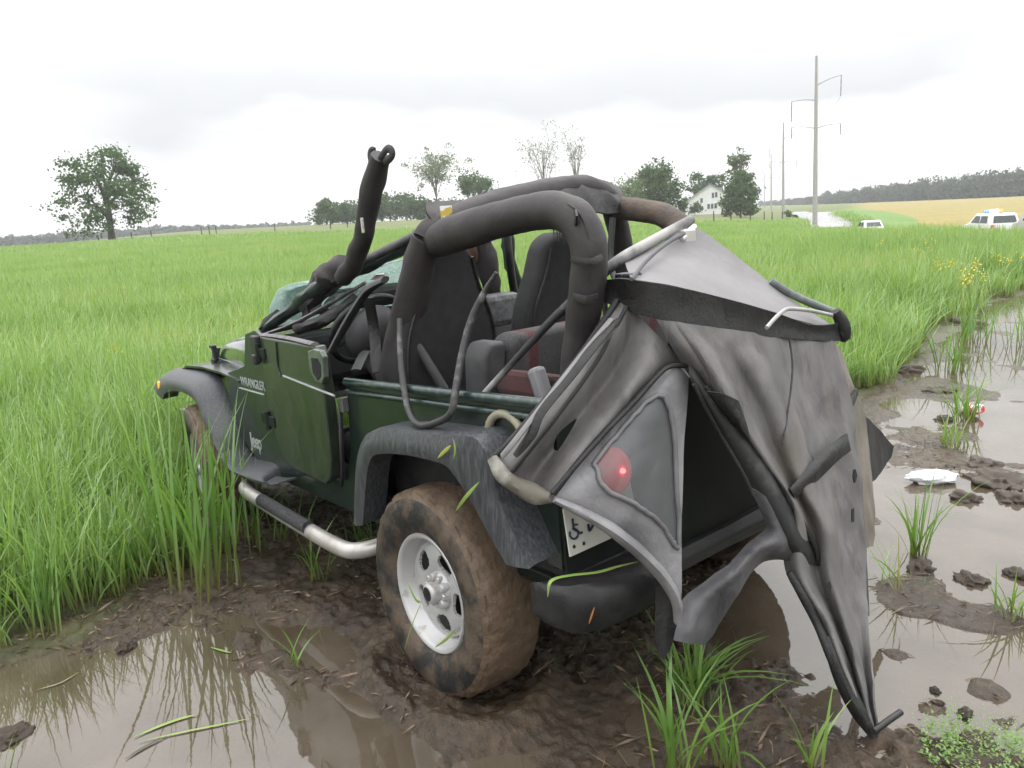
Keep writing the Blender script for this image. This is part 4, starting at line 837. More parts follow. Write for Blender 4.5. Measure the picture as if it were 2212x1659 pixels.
# ------------------------------------------------------------------ trees
barkm=mat('bark',(.075,.062,.050),(.045,.038,.032),scale=6,rough=.9)
def leafmat(name,c1,c2,tr=.35):
    m=bpy.data.materials.new(name); m.use_nodes=True; t=m.node_tree; t.nodes.clear()
    g=t.nodes.new('ShaderNodeNewGeometry'); n=t.nodes.new('ShaderNodeTexNoise'); n.inputs['Scale'].default_value=.9; n.inputs['Detail'].default_value=4; L(t,g.outputs['Position'],n.inputs['Vector'])
    c=RAMP(t,n.outputs['Fac'],[(.35,c1),(.65,c2)])
    r_=g.outputs['Random Per Island']; hs=t.nodes.new('ShaderNodeHueSaturation'); L(t,c,hs.inputs['Color']); L(t,M_(t,'ADD',M_(t,'MULTIPLY',r_,.7),.65),hs.inputs['Value']); L(t,M_(t,'ADD',M_(t,'MULTIPLY',r_,.05),.475),hs.inputs['Hue'])
    d=t.nodes.new('ShaderNodeBsdfDiffuse'); L(t,hs.outputs[0],d.inputs[0]); tr_=t.nodes.new('ShaderNodeBsdfTranslucent'); L(t,hs.outputs[0],tr_.inputs[0])
    mx=t.nodes.new('ShaderNodeMixShader'); mx.inputs[0].default_value=tr; L(t,d.outputs[0],mx.inputs[1]); L(t,tr_.outputs[0],mx.inputs[2])
    o=t.nodes.new('ShaderNodeOutputMaterial'); L(t,mx.outputs[0],o.inputs[0]); MATS[name]=m; return m
leaf_dark=leafmat('leaf_dark',(.062,.105,.044),(.105,.165,.060))
leaf_mid =leafmat('leaf_mid',(.070,.115,.045),(.115,.175,.062))
leaf_pale=leafmat('leaf_pale',(.13,.18,.075),(.17,.22,.10))
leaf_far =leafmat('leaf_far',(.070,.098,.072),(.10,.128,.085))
twigm    =mat('twig',(.16,.13,.11),(.11,.09,.08),scale=3,rough=.9)
def quads(pts,size,rs,flat=.0,aspect=1.0):
    """leaf faces at the points"""
    n=len(pts); a=rs.normal(size=(n,3)); a/=np.linalg.norm(a,axis=1)[:,None]; b_=rs.normal(size=(n,3)); b_-=a*(a*b_).sum(1)[:,None]; b_/=np.linalg.norm(b_,axis=1)[:,None]
    s=size*rs.uniform(.6,1.35,n)[:,None]
    V=np.stack([pts-a*s*.5,pts+b_*s*.32*aspect,pts+a*s*.5,pts-b_*s*.32*aspect],1).reshape(-1,3)
    return V,np.arange(4*n).reshape(n,4)
def tree(name,label,base,h,w,seed,leafm=None,nclump=70,per=55,leaf=.35,trunk_h=.22,sparse=0.,shape='round',group=None,cat='tree',trunk_r=None,clump_r=.13,droop=0.,lean=0.,low=None):
    rs=np.random.RandomState(seed); e=empty(name,base,label,cat,group)
    tr=trunk_r or h*.022; parts=[]; tips=[]
    nm=5 if shape!='tall' else 7
    top=np.array([lean*h,0,h*.78])
    parts.append(tube_geo([(0,0,-.3),(0,0,h*.06),(lean*h*.2,0,h*trunk_h),(lean*h*.6,rs.uniform(-.02,.02)*h,h*.5),top],[tr*1.5,tr*1.05,tr*.9,tr*.55,tr*.15],8,3))
    for k in range(nm*2):
        a=2*math.pi*k/nm+rs.uniform(-.4,.4); z0=h*rs.uniform(trunk_h*.8,.55); r1=w*.5*rs.uniform(.5,.95); z1=min(h*.95,z0+h*rs.uniform(.15,.42))
        if shape=='tall': r1*=.7; z1=h*rs.uniform(.75,1.0)
        p0=np.array([0,0,z0]); p2=np.array([math.cos(a)*r1,math.sin(a)*r1,z1]); p1=p0*.5+p2*.5+np.array([0,0,h*.05])
        parts.append(tube_geo([p0,p1,p2],[tr*.5,tr*.3,tr*.07],6,3)); tips.append((p0,p1,p2))
        for q in range(3 if sparse<.5 else 6):
            t_=rs.uniform(.35,.95); s=p0*(1-t_)**2+2*p1*t_*(1-t_)+p2*t_*t_; d=rs.normal(size=3)*np.array([.16,.16,.10])*w+np.array([0,0,h*.07])
            parts.append(tube_geo([s,s+d*.5+np.array([0,0,.02*h]),s+d],[tr*.2,tr*.12,tr*.03],5,2)); tips.append((s,s+d*.5,s+d))
    V,Fc=join_geo(parts); mk('trunk',V,Fc,barkm if sparse<.5 else twigm,e)
    # crown: clumps of leaf faces through the crown volume, thinner towards the inside
    C=[]
    for k in range(nclump):
        if shape=='tall' or sparse>=.5:
            p0,p1,p2=tips[rs.randint(len(tips))]; t_=rs.uniform(.3,1.05); c=p0*(1-t_)**2+2*p1*t_*(1-t_)+p2*t_*t_
        else:
            d=rs.normal(size=3); d/=np.linalg.norm(d); r=rs.uniform(.25,1)**.45
            zz=.5+(.5 if d[2]>0 else .5)*d[2]*r
            lo_=(trunk_h*.75 if low is None else low); z=h*(lo_+(0.97-lo_)*zz)
            prof=math.sin(math.pi*min(1,max(0.06,(zz*.86+.14))))**.6
            rad=w*.5*r*prof*(1+.25*math.sin(3*math.atan2(d[1],d[0])+seed)*1.0)
            aa=math.atan2(d[1],d[0]); c=np.array([math.cos(aa)*rad+lean*z,math.sin(aa)*rad,z-droop*h*(rad/(w*.5))**2])
        C.append(c)
    P=[]
    for c in C:
        q=int(per*rs.uniform(.5,1.4)); P.append(c+rs.normal(size=(q,3))*np.array([1,1,.62])*w*clump_r*.5*rs.uniform(.55,1.25))
    P=np.concatenate(P); P=P[P[:,2]>h*.03]
    V,Fc=quads(P,leaf,rs); mk('crown',V,Fc,leafm or leaf_dark,e,smooth=False)
    return e
def at_px(px,dist):
    d=MJ@ray(px,460); u=d[:2]/np.hypot(*d[:2]); x=EW[0]+u[0]*dist; y=EW[1]+u[1]*dist; return (x,y,tz(x,y))
PXM=lambda px,dist: px*dist/F*1.05
tree('field_tree','large solitary broad-crowned tree with visible trunk out in the green field',at_px(234,130),13.8,12.8,11,leaf_dark,nclump=105,per=70,leaf=.44,trunk_h=.14,clump_r=.125,trunk_r=.50,low=.10,droop=.0)
hed=[(703,47,40),(741,42,36),(772,44,40),(806,46,44),(842,60,52),(878,52,44),(905,46,36),(935,40,50),(985,36,46)]
hl=['leftmost gappy tree of the hedgerow beyond the field','low tree second from the open end of the far hedgerow','bushy hedgerow tree behind the standing broken bar','hedgerow tree just behind the broken upright bar','tallest dense tree of the far hedgerow','round dark tree of the hedgerow below the spindly tree','small dark bush under the spindly tree','bush at the foot of the spindly tree','low bush between spindly tree and round dark tree']
for k,(px,hp,wp2) in enumerate(hed):
    d=215+8*(k%3); tree('hedge_tree',hl[k],at_px(px,d),PXM(hp,d),PXM(wp2,d)*1.15,30+k,leaf_mid if k in(0,4) else leaf_dark,nclump=45,per=40,leaf=.75,trunk_h=.12,clump_r=.26,group='hedgerow trees',low=.04)
tree('spindly_tree','tall spindly tree with thin trunks and sparse pale leaves above the hedgerow',at_px(945,225),PXM(128,225),PXM(130,225),50,leaf_pale,nclump=170,per=16,leaf=.55,trunk_h=.25,shape='tall',sparse=.6,clump_r=.10,trunk_r=.22)
tree('round_tree','small dense round dark tree right of the spindly tree',at_px(1026,200),PXM(92,200),PXM(62,200),51,leaf_dark,nclump=60,per=45,leaf=.6,trunk_h=.3,clump_r=.22,low=.45)
tree('bare_tree','tall nearly leafless twiggy tree behind the roll cage',at_px(1178,190),PXM(165,190),PXM(150,190),52,leaf_pale,nclump=150,per=7,leaf=.36,shape='tall',sparse=.9,clump_r=.12,trunk_r=.18)
tree('bare_tree','smaller twiggy almost leafless tree behind the black torn cover',at_px(1247,195),PXM(162,195),PXM(80,195),53,leaf_pale,nclump=80,per=7,leaf=.36,shape='tall',sparse=.9,clump_r=.12,trunk_r=.14)
tree('leafy_tree','big leafy green tree between roll cage and white house',at_px(1415,170),PXM(110,170),PXM(80,170),54,leaf_mid,nclump=110,per=55,leaf=.6,trunk_h=.1,clump_r=.2,low=.03)
tree('yellow_green_bush','yellow-green bush beside the big leafy tree',at_px(1357,165),PXM(72,165),PXM(80,165),55,leaf_pale,nclump=60,per=50,leaf=.5,trunk_h=.05,clump_r=.24,low=.02,cat='bush')
tree('willow_like_tree','tall dense tree hiding the right end of the white house',at_px(1600,160),PXM(90,160),PXM(62,160),56,leaf_mid,nclump=120,per=55,leaf=.55,trunk_h=.08,clump_r=.2,low=.03)
tree('spindly_tree','thin upright tree rising behind the dense tree beside the house',at_px(1592,178),PXM(132,178),PXM(50,178),57,leaf_mid,nclump=60,per=18,leaf=.5,shape='tall',sparse=.5,clump_r=.14,trunk_r=.18)
tree('backyard_tree','dark tree behind the left slope of the white house roof',at_px(1504,225),PXM(78,225),PXM(38,225),58,leaf_dark,nclump=50,per=40,leaf=.7,trunk_h=.15,clump_r=.24)
tree('backyard_tree','dark tree behind the ridge of the white house roof',at_px(1543,228),PXM(80,228),PXM(44,228),59,leaf_dark,nclump=50,per=40,leaf=.7,trunk_h=.15,clump_r=.24)
tree('yard_shrub','dark conical shrub against the white house wall',at_px(1501,188),PXM(28,188),PXM(22,188),60,leaf_dark,nclump=24,per=36,leaf=.4,trunk_h=.05,clump_r=.3,low=.02,cat='shrub')
tree('yard_shrub','small shrub at the corner of the leafy tree left of the house',at_px(1468,172),PXM(40,172),PXM(24,172),61,leaf_mid,nclump=24,per=36,leaf=.4,trunk_h=.05,clump_r=.3,low=.02,cat='shrub')
tree('fence_bush','dark bush at the foot of the second power pole',at_px(1703,172),PXM(13,172),PXM(12,172),62,leaf_dark,nclump=14,per=30,leaf=.35,trunk_h=.05,clump_r=.3,low=.02,cat='bush')
# far woods: read as one mass each
def wood(name,spec,seed,m,leaf,n):
    """spec: (px, dist, height) stations; a belt of leaf faces, several trees deep"""
    rs=np.random.RandomState(seed); P=[]
    pxs=np.array([s[0] for s in spec]); 
    for k in range(n):
        px=rs.uniform(pxs[0],pxs[-1]); d0=np.interp(px,pxs,[s[1] for s in spec]); h0=np.interp(px,pxs,[s[2] for s in spec])
        d=d0+rs.exponential(14)*d0/300; hh=h0*(.74+.26*math.sin(px*.33+seed)*math.sin(px*.117)+rs.uniform(-.06,.12)); x,y,z=at_px(px,d)
        r=h0*.20; q=26; c=np.array([x,y,z+hh*rs.uniform(.1,.95)]); P.append(c+rs.normal(size=(q,3))*np.array([r,r,r*.5])*.7)
    P=np.concatenate(P); V,Fc=quads(P,leaf,rs); o=mk(name,V,Fc,m,None,smooth=False); o['kind']='stuff'; tag(o,'far wood reading as one dark tree belt beyond the fields','woodland'); return o
wood('far_wood',[(1640,900,5),(1700,760,6),(1760,640,7.5),(1830,560,9),(1950,500,10.5),(2100,460,12),(2195,440,12.5),(2215,440,9.5),(2400,430,10)],3,leaf_far,1.6,2600)
wood('far_wood',[(-150,620,7),(0,600,7),(60,600,6.5),(150,620,7),(240,640,6),(330,640,7),(420,660,5),(520,680,4),(600,700,4),(668,700,4)],4,leaf_far,2.2,1100)
# ------------------------------------------------------------------ white farmhouse
hb=at_px(1521,200); d=MJ@ray(1521,460); fwd=np.array([d[0],d[1],0])/np.hypot(d[0],d[1]); rgt=np.array([fwd[1],-fwd[0],0]); sc_=200/F
hs_=empty('farmhouse',hb,'white gabled two-storey farmhouse with small dark windows behind the field','house')
up_=np.array([0,0,1.])
hp=lambda px,py,dd=0:tuple((px-1521)*sc_*rgt+(462-py+(px-1521)*-.04)*sc_*up_*1.0+fwd*dd)
whitem=mat('white_siding',(.74,.75,.76),(.66,.67,.68),scale=2,rough=.6); roofm=mat('grey_shingle',(.30,.30,.31),(.22,.22,.23),scale=3,rough=.8)
GA=[(1484,470),(1561,470),(1561,418),(1533,402),(1484,436)]
prism('wall',GA,lambda a,b,dd:hp(a,b,dd),(0,9),whitem,hs_,bevel=0)
for A_,B_ in (((1479.5,439.5),(1533.4,400.5)),((1533.4,400.5),(1564,419))):
    V=[hp(*A_,-.5),hp(*B_,-.5),hp(*B_,9.5),hp(*A_,9.5)]; mk('roof',V,[(0,1,2,3)],roofm,hs_,smooth=False,solid=.16)
for (a,b_,w_,h_) in ((1516,434,5,9),(1538.5,424,4.6,10),(1545,423,4.6,10),(1530,446,5,10),(1537,445.5,5,10),(1544,445,5,10)):
    f_=prism('window',[(a-w_/2-.8,b_-h_/2-.8),(a+w_/2+.8,b_-h_/2-.8),(a+w_/2+.8,b_+h_/2+.8),(a-w_/2-.8,b_+h_/2+.8)],lambda p,q,dd:hp(p,q,dd),(-.06,.05),whitem,hs_,bevel=0)
    prism('pane',[(a-w_/2,b_-h_/2),(a+w_/2,b_-h_/2),(a+w_/2,b_+h_/2),(a-w_/2,b_+h_/2)],lambda p,q,dd:hp(p,q,dd),(-.09,-.05),mat('dark_pane',(.10,.12,.14),rough=.1),f_,bevel=0)
# ------------------------------------------------------------------ power poles and wires
polem=mat('grey_pole',(.36,.34,.34),(.30,.29,.29),scale=3,rough=.6); insm=mat('insulator_grey',(.30,.31,.33),rough=.4)
pdat=[(1761,105,19.3,'nearest tall grey power pole rising from the field beside the wet road'),(1692,183,19.3,'second tall grey power pole, next to the dark bush'),(1666,290,19.3,'third power pole in the row, thin with distance'),(1651,450,19.3,'farthest faint power pole of the row over the woods')]
arms=[(.83,1,.9),(.745,-1,.1),(.58,1,.35),(.58,-1,.35)]
roadN=None; ends=[]
for k,(px,dist,h,lab) in enumerate(pdat):
    b_=at_px(px,dist); d=MJ@ray(px,460); f2=np.array([d[0],d[1],0])/np.hypot(d[0],d[1]); r2=np.array([f2[1],-f2[0],0]); ln=-r2*.018+up_
    e=empty('power_pole',b_,lab,'power pole','power poles along the road')
    V,Fc=tube_geo([ln*-.4,ln*h*.5,ln*h],[.30,.24,.14],10,4); mk('pole_shaft',V,Fc,polem,e); en=[]
    for fr,s,ris in arms:
        p0=ln*h*fr; p1=p0+r2*s*2.7+up_*ris; V,Fc=tube_geo([p0,p0*.5+p1*.5+up_*.12,p1],[.07,.05,.035],6,4); a_=mk('cross_arm',V,Fc,polem,e)
        V,Fc=lathe_geo([(0,-.9),(.08,-.85),(.05,-.7),(.09,-.55),(.05,-.4),(.09,-.25),(.05,-.1),(.06,.05),(0,.06)],8); L_=2.5 if fr>.7 else 1.4
        mk('insulator',[(p1[0]+v[0],p1[1]+v[2],p1[2]+(v[1]-.05)*L_) for v in V],Fc,insm,a_); en.append(np.array(b_)+p1-up_*.95*L_)
    ends.append(en)
wirem=mat('wire',(.35,.35,.36),rough=.5)
wn=['upper right-hand','upper left-hand','lower right-hand','lower left-hand']
for k in range(len(ends)-1):
    for q in range(4):
        A_,B_=ends[k][q],ends[k+1][q]; mid=(A_+B_)/2-up_*1.6
        V,Fc=tube_geo([A_,mid,B_],.014,4,6); o=mk('power_line',V,Fc,wirem,None); tag(o,'thin %s wire strung between %s and %s power poles'%(wn[q],('nearest','second','third')[k],('second','third','farthest')[k]),'power line','wires between the power poles')
# ------------------------------------------------------------------ fence posts
fpm=mat('fence_wood',(.06,.05,.04),(.04,.034,.028),scale=5,rough=.9)
for k,(px,dist) in enumerate([(204,122),(277,118),(320,140),(430,152),(447,150),(462,148),(590,150),(711,120),(748,150),(1542,108),(1579,112),(1600,120),(1621,124),(1651,130),(1668,134),(1690,140)]):
    b_=at_px(px,dist); lab_=('short dark fence post beside the solitary field tree' if k<3 else 'dark fence post on the pasture skyline between solitary tree and hedgerow' if k<9 else 'dark fence post in the low fence below the white farmhouse'); o=mk('fence_post',*tube_geo([(0,0,-.3),(0,0,.7),(.03,0,1.35)],[.09,.08,.07],7,1),fpm,None); o.location=b_
    tag(o,lab_,'fence post','fence posts round the field')
# ------------------------------------------------------------------ vehicles on the road
def car(name,label,base,yaw,L_=4.9,Wd=1.95,H=1.85,body=None,bar=False,seed=0,sedan=False):
    e=empty(name,base,label,'car',rz=yaw); hb=H*.56; w2=Wd/2
    if sedan: pr=[(-L_/2,.45),(-L_/2+.05,hb*.92),(-L_/2+.75,hb),(-L_/2+1.35,H-.04),(-L_/2+1.7,H),(L_/2-2.2,H-.02),(L_/2-1.35,hb+.02),(L_/2-.25,hb*.86),(L_/2,hb*.6),(L_/2,.4)]
    else: pr=[(-L_/2,.45),(-L_/2-.02,hb),(-L_/2+.22,H-.10),(-L_/2+.5,H),(L_/2-2.2,H),(L_/2-1.25,hb+.05),(L_/2-.2,hb*.88),(L_/2,hb*.6),(L_/2,.4)]
    secs=[]
    for y,sx in ((-w2,.97),(-w2*.9,1),(w2*.9,1),(w2,.97)):
        secs.append([(x*sx,y if z<=hb+.06 else y*(1-.16*(z-hb)/(H-hb)),z) for x,z in pr])
    V=[];Fc=[];k=len(pr)
    for s in secs: V+=s
    for i in range(3):
        for j in range(k): Fc.append((i*k+j,i*k+(j+1)%k,(i+1)*k+(j+1)%k,(i+1)*k+j))
    Fc+= [tuple(range(k-1,-1,-1)),tuple(range(3*k,4*k))]
    mk('body',V,Fc,body,e,smooth=False,bevel=.06)
    gl_=mat('car_glass',(.05,.06,.065),rough=.06)
    zf=lambda z:w2*(1-.16*(z-hb)/(H-hb))+.012
    z0,z1=hb+.09,H-.17
    xs=[-L_/2+.50,-L_/2+1.5,-L_/2+1.58,-L_/2+2.55] if not sedan else [-L_/2+1.25,-L_/2+1.95,-L_/2+2.03,-L_/2+2.9]
    for s in (1,-1):
        for a,b_ in ((0,1),(2,3)):
            mk('side_window',[(xs[a],s*zf(z0),z0),(xs[b_]+(.35 if b_==3 else 0),s*zf(z0),z0),(xs[b_]-(.2 if b_==3 else 0),s*zf(z1),z1),(xs[a]+.1,s*zf(z1),z1)],[(0,1,2,3)],gl_,e,smooth=False,solid=.02)
    xr=lambda z:(-L_/2-.035+.24*(z-hb)/(H-.10-hb)) if not sedan else -L_/2+.72+.62*(z-hb)/(H-hb)
    mk('rear_window',[(xr(z0),-w2*.78,z0),(xr(z0),w2*.78,z0),(xr(z1),w2*.68,z1),(xr(z1),-w2*.68,z1)],[(0,1,2,3)],gl_,e,smooth=False,solid=.02)
    xf=lambda z:L_/2-1.25-.95*(z-hb-.05)/(H-hb-.05)+.03
    mk('windscreen',[(xf(z0),-w2*.8,z0),(xf(z0),w2*.8,z0),(xf(z1),w2*.7,z1),(xf(z1),-w2*.7,z1)],[(0,1,2,3)],gl_,e,smooth=False,solid=.02)
    for x in (-L_/2+.95,L_/2-.95):
        for s in (1,-1):
            V,Fc=lathe_geo([(0,.10),(.22,.10),(.33,.11),(.35,.06),(.35,-.1),(0,-.1)],20); o=mk('wheel',[(x+v[0],s*(w2-.10)+v[1]*s,.34+v[2]) for v in V],Fc,rubber,e)
    for s in (1,-1):
        box('tail_light',(-L_/2-.02,s*w2*.82,hb*.85),(.06,.18,.26),redl,e,bevel=.02)
        box('indicator',(-L_/2-.03,s*w2*.62,.60),(.05,.10,.14),emit('amber_lamp',(1,.55,.08),5) if s<0 and bar else redl,e,bevel=.02)
    if bar:
        lb=empty('light_bar',(0,0,0),parent=e); lb.location=(-L_/2+1.75,0,H+.09)
        box('bar_base',(0,0,-.06),(.30,1.15,.05),black,lb)
        for y,c_,s_ in ((.42,(.12,.2,1),1.3),(.14,(.85,.92,1),9),(-.14,(1,.95,.9),9),(-.42,(1,.16,.03),2.2)):
            box('flasher',(0,y,.03),(.28,.27,.22),emit('flasher_light',c_,s_),lb,bevel=.02)
    return e
def road_at(px,dist,lab,nm,**kw):
    x,y,_=at_px(px,dist); i=int(np.argmin(np.hypot(rp[:,0]-x,rp[:,1]-y))); q=rp[i]; yaw=math.atan2(Tn[i][1],Tn[i][0]); z=tz(*q)+.11
    off=kw.pop('off',0.); yaw=kw.pop('yaw',yaw); return car(nm,lab,(q[0]+Nn[i][0]*off,q[1]+Nn[i][1]*off,z),yaw,**kw)
whitep=mat('white_car_paint',(.78,.78,.79),(.72,.72,.73),scale=3,rough=.25,coat=.5)
road_at(2146,65,'white patrol car with blazing blue, white and red light bar on the road','patrol_car',body=whitep,bar=True,off=-.5,H=1.66,L_=4.6,yaw=bearing(2146)+.42)
road_at(2235,59,'silver van parked on the road behind the patrol car, cut by the picture edge','van',body=mat('silver_van_paint',(.50,.47,.48),(.45,.42,.43),scale=3,rough=.3,coat=.5),L_=5.1,H=2.05,Wd=2.0,off=.3,yaw=bearing(2235)+.30)
road_at(1890,84,'small pale car on the road, only its roof showing above the grass','car',body=whitep,sedan=True,L_=4.5,Wd=1.75,H=1.48)

# ------------------------------------------------------------------ rain haze
hz=mk('haze',*box_geo((EW[0],EW[1],18),(5400,5400,56)),None,None,smooth=False); hz['kind']='stuff'; tag(hz,'thin rain haze over the whole countryside','haze')
hm=bpy.data.materials.new('rain_haze'); hm.use_nodes=True; t=hm.node_tree; t.nodes.clear(); pv=t.nodes.new('ShaderNodeVolumePrincipled'); pv.inputs['Color'].default_value=(.93,.95,.97,1); pv.inputs['Density'].default_value=.0005; pv.inputs['Anisotropy'].default_value=.2
o_=t.nodes.new('ShaderNodeOutputMaterial'); L(t,pv.outputs[0],o_.inputs['Volume']); hz.data.materials.append(hm)
# ------------------------------------------------------------------ grass
def grassmat(name,stops,tr=.38,tipc=None):
    m=bpy.data.materials.new(name); m.use_nodes=True; t=m.node_tree; t.nodes.clear()
    oi=t.nodes.new('ShaderNodeObjectInfo'); g=t.nodes.new('ShaderNodeNewGeometry')
    n=t.nodes.new('ShaderNodeTexNoise'); n.inputs['Scale'].default_value=.22; n.inputs['Detail'].default_value=4; L(t,g.outputs['Position'],n.inputs['Vector'])
    v=M_(t,'ADD',M_(t,'MULTIPLY',g.outputs['Random Per Island'],.55),M_(t,'ADD',M_(t,'MULTIPLY',oi.outputs['Random'],.25),M_(t,'MULTIPLY',M_(t,'SUBTRACT',n.outputs['Fac'],.4),1.0)))
    c=RAMP(t,v,stops)
    at=t.nodes.new('ShaderNodeAttribute'); at.attribute_name='along'
    c=MIX(t,RAMP(t,at.outputs['Fac'],[(0.0,(1,1,1)),(.35,(0,0,0))]),c,(.17,.15,.055))
    d=t.nodes.new('ShaderNodeBsdfDiffuse'); L(t,c,d.inputs[0]); tr_=t.nodes.new('ShaderNodeBsdfTranslucent'); L(t,MIX(t,1.0,c,(1.1,1.15,.6),'MULTIPLY'),tr_.inputs[0])
    mx=t.nodes.new('ShaderNodeMixShader'); mx.inputs[0].default_value=tr; L(t,d.outputs[0],mx.inputs[1]); L(t,tr_.outputs[0],mx.inputs[2])
    gs=t.nodes.new('ShaderNodeBsdfGlossy'); gs.inputs['Roughness'].default_value=.35; gs.inputs[0].default_value=(.8,.9,.8,1)
    mx2=t.nodes.new('ShaderNodeMixShader'); mx2.inputs[0].default_value=.055; L(t,mx.outputs[0],mx2.inputs[1]); L(t,gs.outputs[0],mx2.inputs[2])
    o=t.nodes.new('ShaderNodeOutputMaterial'); L(t,mx2.outputs[0],o.inputs[0]); MATS[name]=m; return m
field_m=grassmat('crop_grass',[(0.0,(.128,.212,.066)),(.35,(.210,.340,.102)),(.65,(.275,.400,.132)),(.93,(.36,.42,.175)),(1.0,(.44,.39,.20))])
tuft_m =grassmat('tuft_grass',[(0.0,(.085,.165,.040)),(.35,(.14,.27,.055)),(.75,(.20,.33,.075)),(.92,(.28,.34,.10)),(1.0,(.40,.30,.11))])
def blades(n,h,w,spread,rs,lean=.35,seg=4,hvar=.35,curl=.5,stems=False):
    """clump of bent tapering blades; returns verts, faces, along"""
    V=[];Fc=[];Al=[]
    for k in range(n):
        a=rs.uniform(0,2*math.pi); r=spread*math.sqrt(rs.uniform()); bx,by=r*math.cos(rs.uniform(0,6.28)),r*math.sin(rs.uniform(0,6.28))
        hh=h*rs.uniform(1-hvar,1+hvar*.5); ww=w*rs.uniform(.6,1.3); ln=lean*rs.uniform(.2,1.3); cu_=curl*rs.uniform(0,1.4)
        dx,dy=math.cos(a),math.sin(a); sx,sy=-dy,dx; tw=rs.uniform(-.6,.6); o=len(V)
        for i in range(seg+1):
            t_=i/seg; out=hh*(ln*t_*.6+cu_*ln*t_**2.4*1.3); z=hh*(t_-.45*cu_*ln*t_**3)
            wd_=ww*(.55+.9*t_*(1-t_)*1.6)*(1-t_**3)
            cs=math.cos(tw*t_); 
            if i==seg: V.append((bx+dx*out,by+dy*out,z)); Al.append(1.)
            else:
                V.append((bx+dx*out-sx*wd_/2*cs,by+dy*out-sy*wd_/2*cs,z-wd_*.2)); V.append((bx+dx*out+sx*wd_/2*cs,by+dy*out+sy*wd_/2*cs,z+wd_*.2)); Al+=[t_,t_]
        for i in range(seg-1): Fc.append((o+2*i,o+2*i+1,o+2*i+3,o+2*i+2))
        Fc.append((o+2*seg-2,o+2*seg-1,o+2*seg))
    return V,Fc,Al
def grass_mesh(name,geo,m,smooth=True):
    V,Fc,Al=geo; me=bpy.data.meshes.new(name); me.from_pydata(V,[],Fc); me.update()
    at=me.attributes.new('along','FLOAT','POINT'); at.data.foreach_set('value',np.array(Al,np.float32)); me.materials.append(m)
    if smooth: me.polygons.foreach_set('use_smooth',[True]*len(me.polygons))
    return me
def scatter(name,label,pts,rot,scl,idx_,meshes,cat='grass'):
    """one object of the uncountable: clump meshes set on points by geometry nodes"""
    cc=bpy.data.collections.new(name+'_clumps')
    for i,me in enumerate(meshes):
        o=bpy.data.objects.new('%s_clump_%02d'%(name,i),me); cc.objects.link(o)
    me=bpy.data.meshes.new(name); me.from_pydata([tuple(p) for p in pts],[],[])
    for nm,ty,val in (('rot','FLOAT_VECTOR',rot),('scl','FLOAT_VECTOR',scl)):
        at=me.attributes.new(nm,ty,'POINT'); at.data.foreach_set('vector',np.asarray(val,np.float32).ravel())
    at=me.attributes.new('pick','INT','POINT'); at.data.foreach_set('value',np.asarray(idx_,np.int32))
    o=bpy.data.objects.new(name,me); COL.objects.link(o); tag(o,label,cat,kind='stuff')
    ng=bpy.data.node_groups.new(name,'GeometryNodeTree'); ng.interface.new_socket('Geometry',in_out='INPUT',socket_type='NodeSocketGeometry'); ng.interface.new_socket('Geometry',in_out='OUTPUT',socket_type='NodeSocketGeometry')
    gi=ng.nodes.new('NodeGroupInput'); go=ng.nodes.new('NodeGroupOutput'); ci=ng.nodes.new('GeometryNodeCollectionInfo'); ci.inputs['Collection'].default_value=cc; ci.inputs['Separate Children'].default_value=True; ci.inputs['Reset Children'].default_value=True
    ip=ng.nodes.new('GeometryNodeInstanceOnPoints'); ip.inputs['Pick Instance'].default_value=True
    def na_(nm,ty):
        a=ng.nodes.new('GeometryNodeInputNamedAttribute'); a.data_type=ty; a.inputs['Name'].default_value=nm; return a.outputs['Attribute']
    mp=ng.nodes.new('GeometryNodeMeshToPoints'); ng.links.new(gi.outputs[0],mp.inputs['Mesh'])
    ng.links.new(mp.outputs[0],ip.inputs['Points']); ng.links.new(ci.outputs[0],ip.inputs['Instance']); ng.links.new(na_('pick','INT'),ip.inputs['Instance Index']); ng.links.new(na_('rot','FLOAT_VECTOR'),ip.inputs['Rotation']); ng.links.new(na_('scl','FLOAT_VECTOR'),ip.inputs['Scale'])
    ng.links.new(ip.outputs[0],go.inputs[0])
    md=o.modifiers.new('scatter','NODES'); md.node_group=ng; return o
rs=np.random.RandomState(5)
near_m=[grass_mesh('near_%d'%i,blades(10,.55,.0125,.06,rs,lean=.30,seg=5,curl=.9,hvar=.5),field_m) for i in range(7)]
mid_m =[grass_mesh('mid_%d'%i,blades(16,.56,.017,.14,rs,lean=.34,seg=3,curl=.7),field_m) for i in range(5)]
far_m =[grass_mesh('far_%d'%i,blades(20,.50,.035,.42,rs,lean=.4,seg=2,curl=.6),field_m) for i in range(4)]
vfar_m=[grass_mesh('vfar_%d'%i,blades(26,.52,.09,1.3,rs,lean=.45,seg=2,curl=.5),field_m) for i in range(3)]
def field_pts(r0,r1,dens,amax=41):
    A=math.radians(2*amax)*(r1*r1-r0*r0)/2; n=int(A*dens); r=np.sqrt(rs.uniform(r0*r0,r1*r1,n)); a=rs.uniform(-math.radians(amax),math.radians(amax),n)
    x=EW[0]+r*np.cos(B0-a); y=EW[1]+r*np.sin(B0-a); return x,y,r,a
def veh_mask(x,y):
    return ((x>-.75)&(x<2.95)&(np.abs(y)<.80))
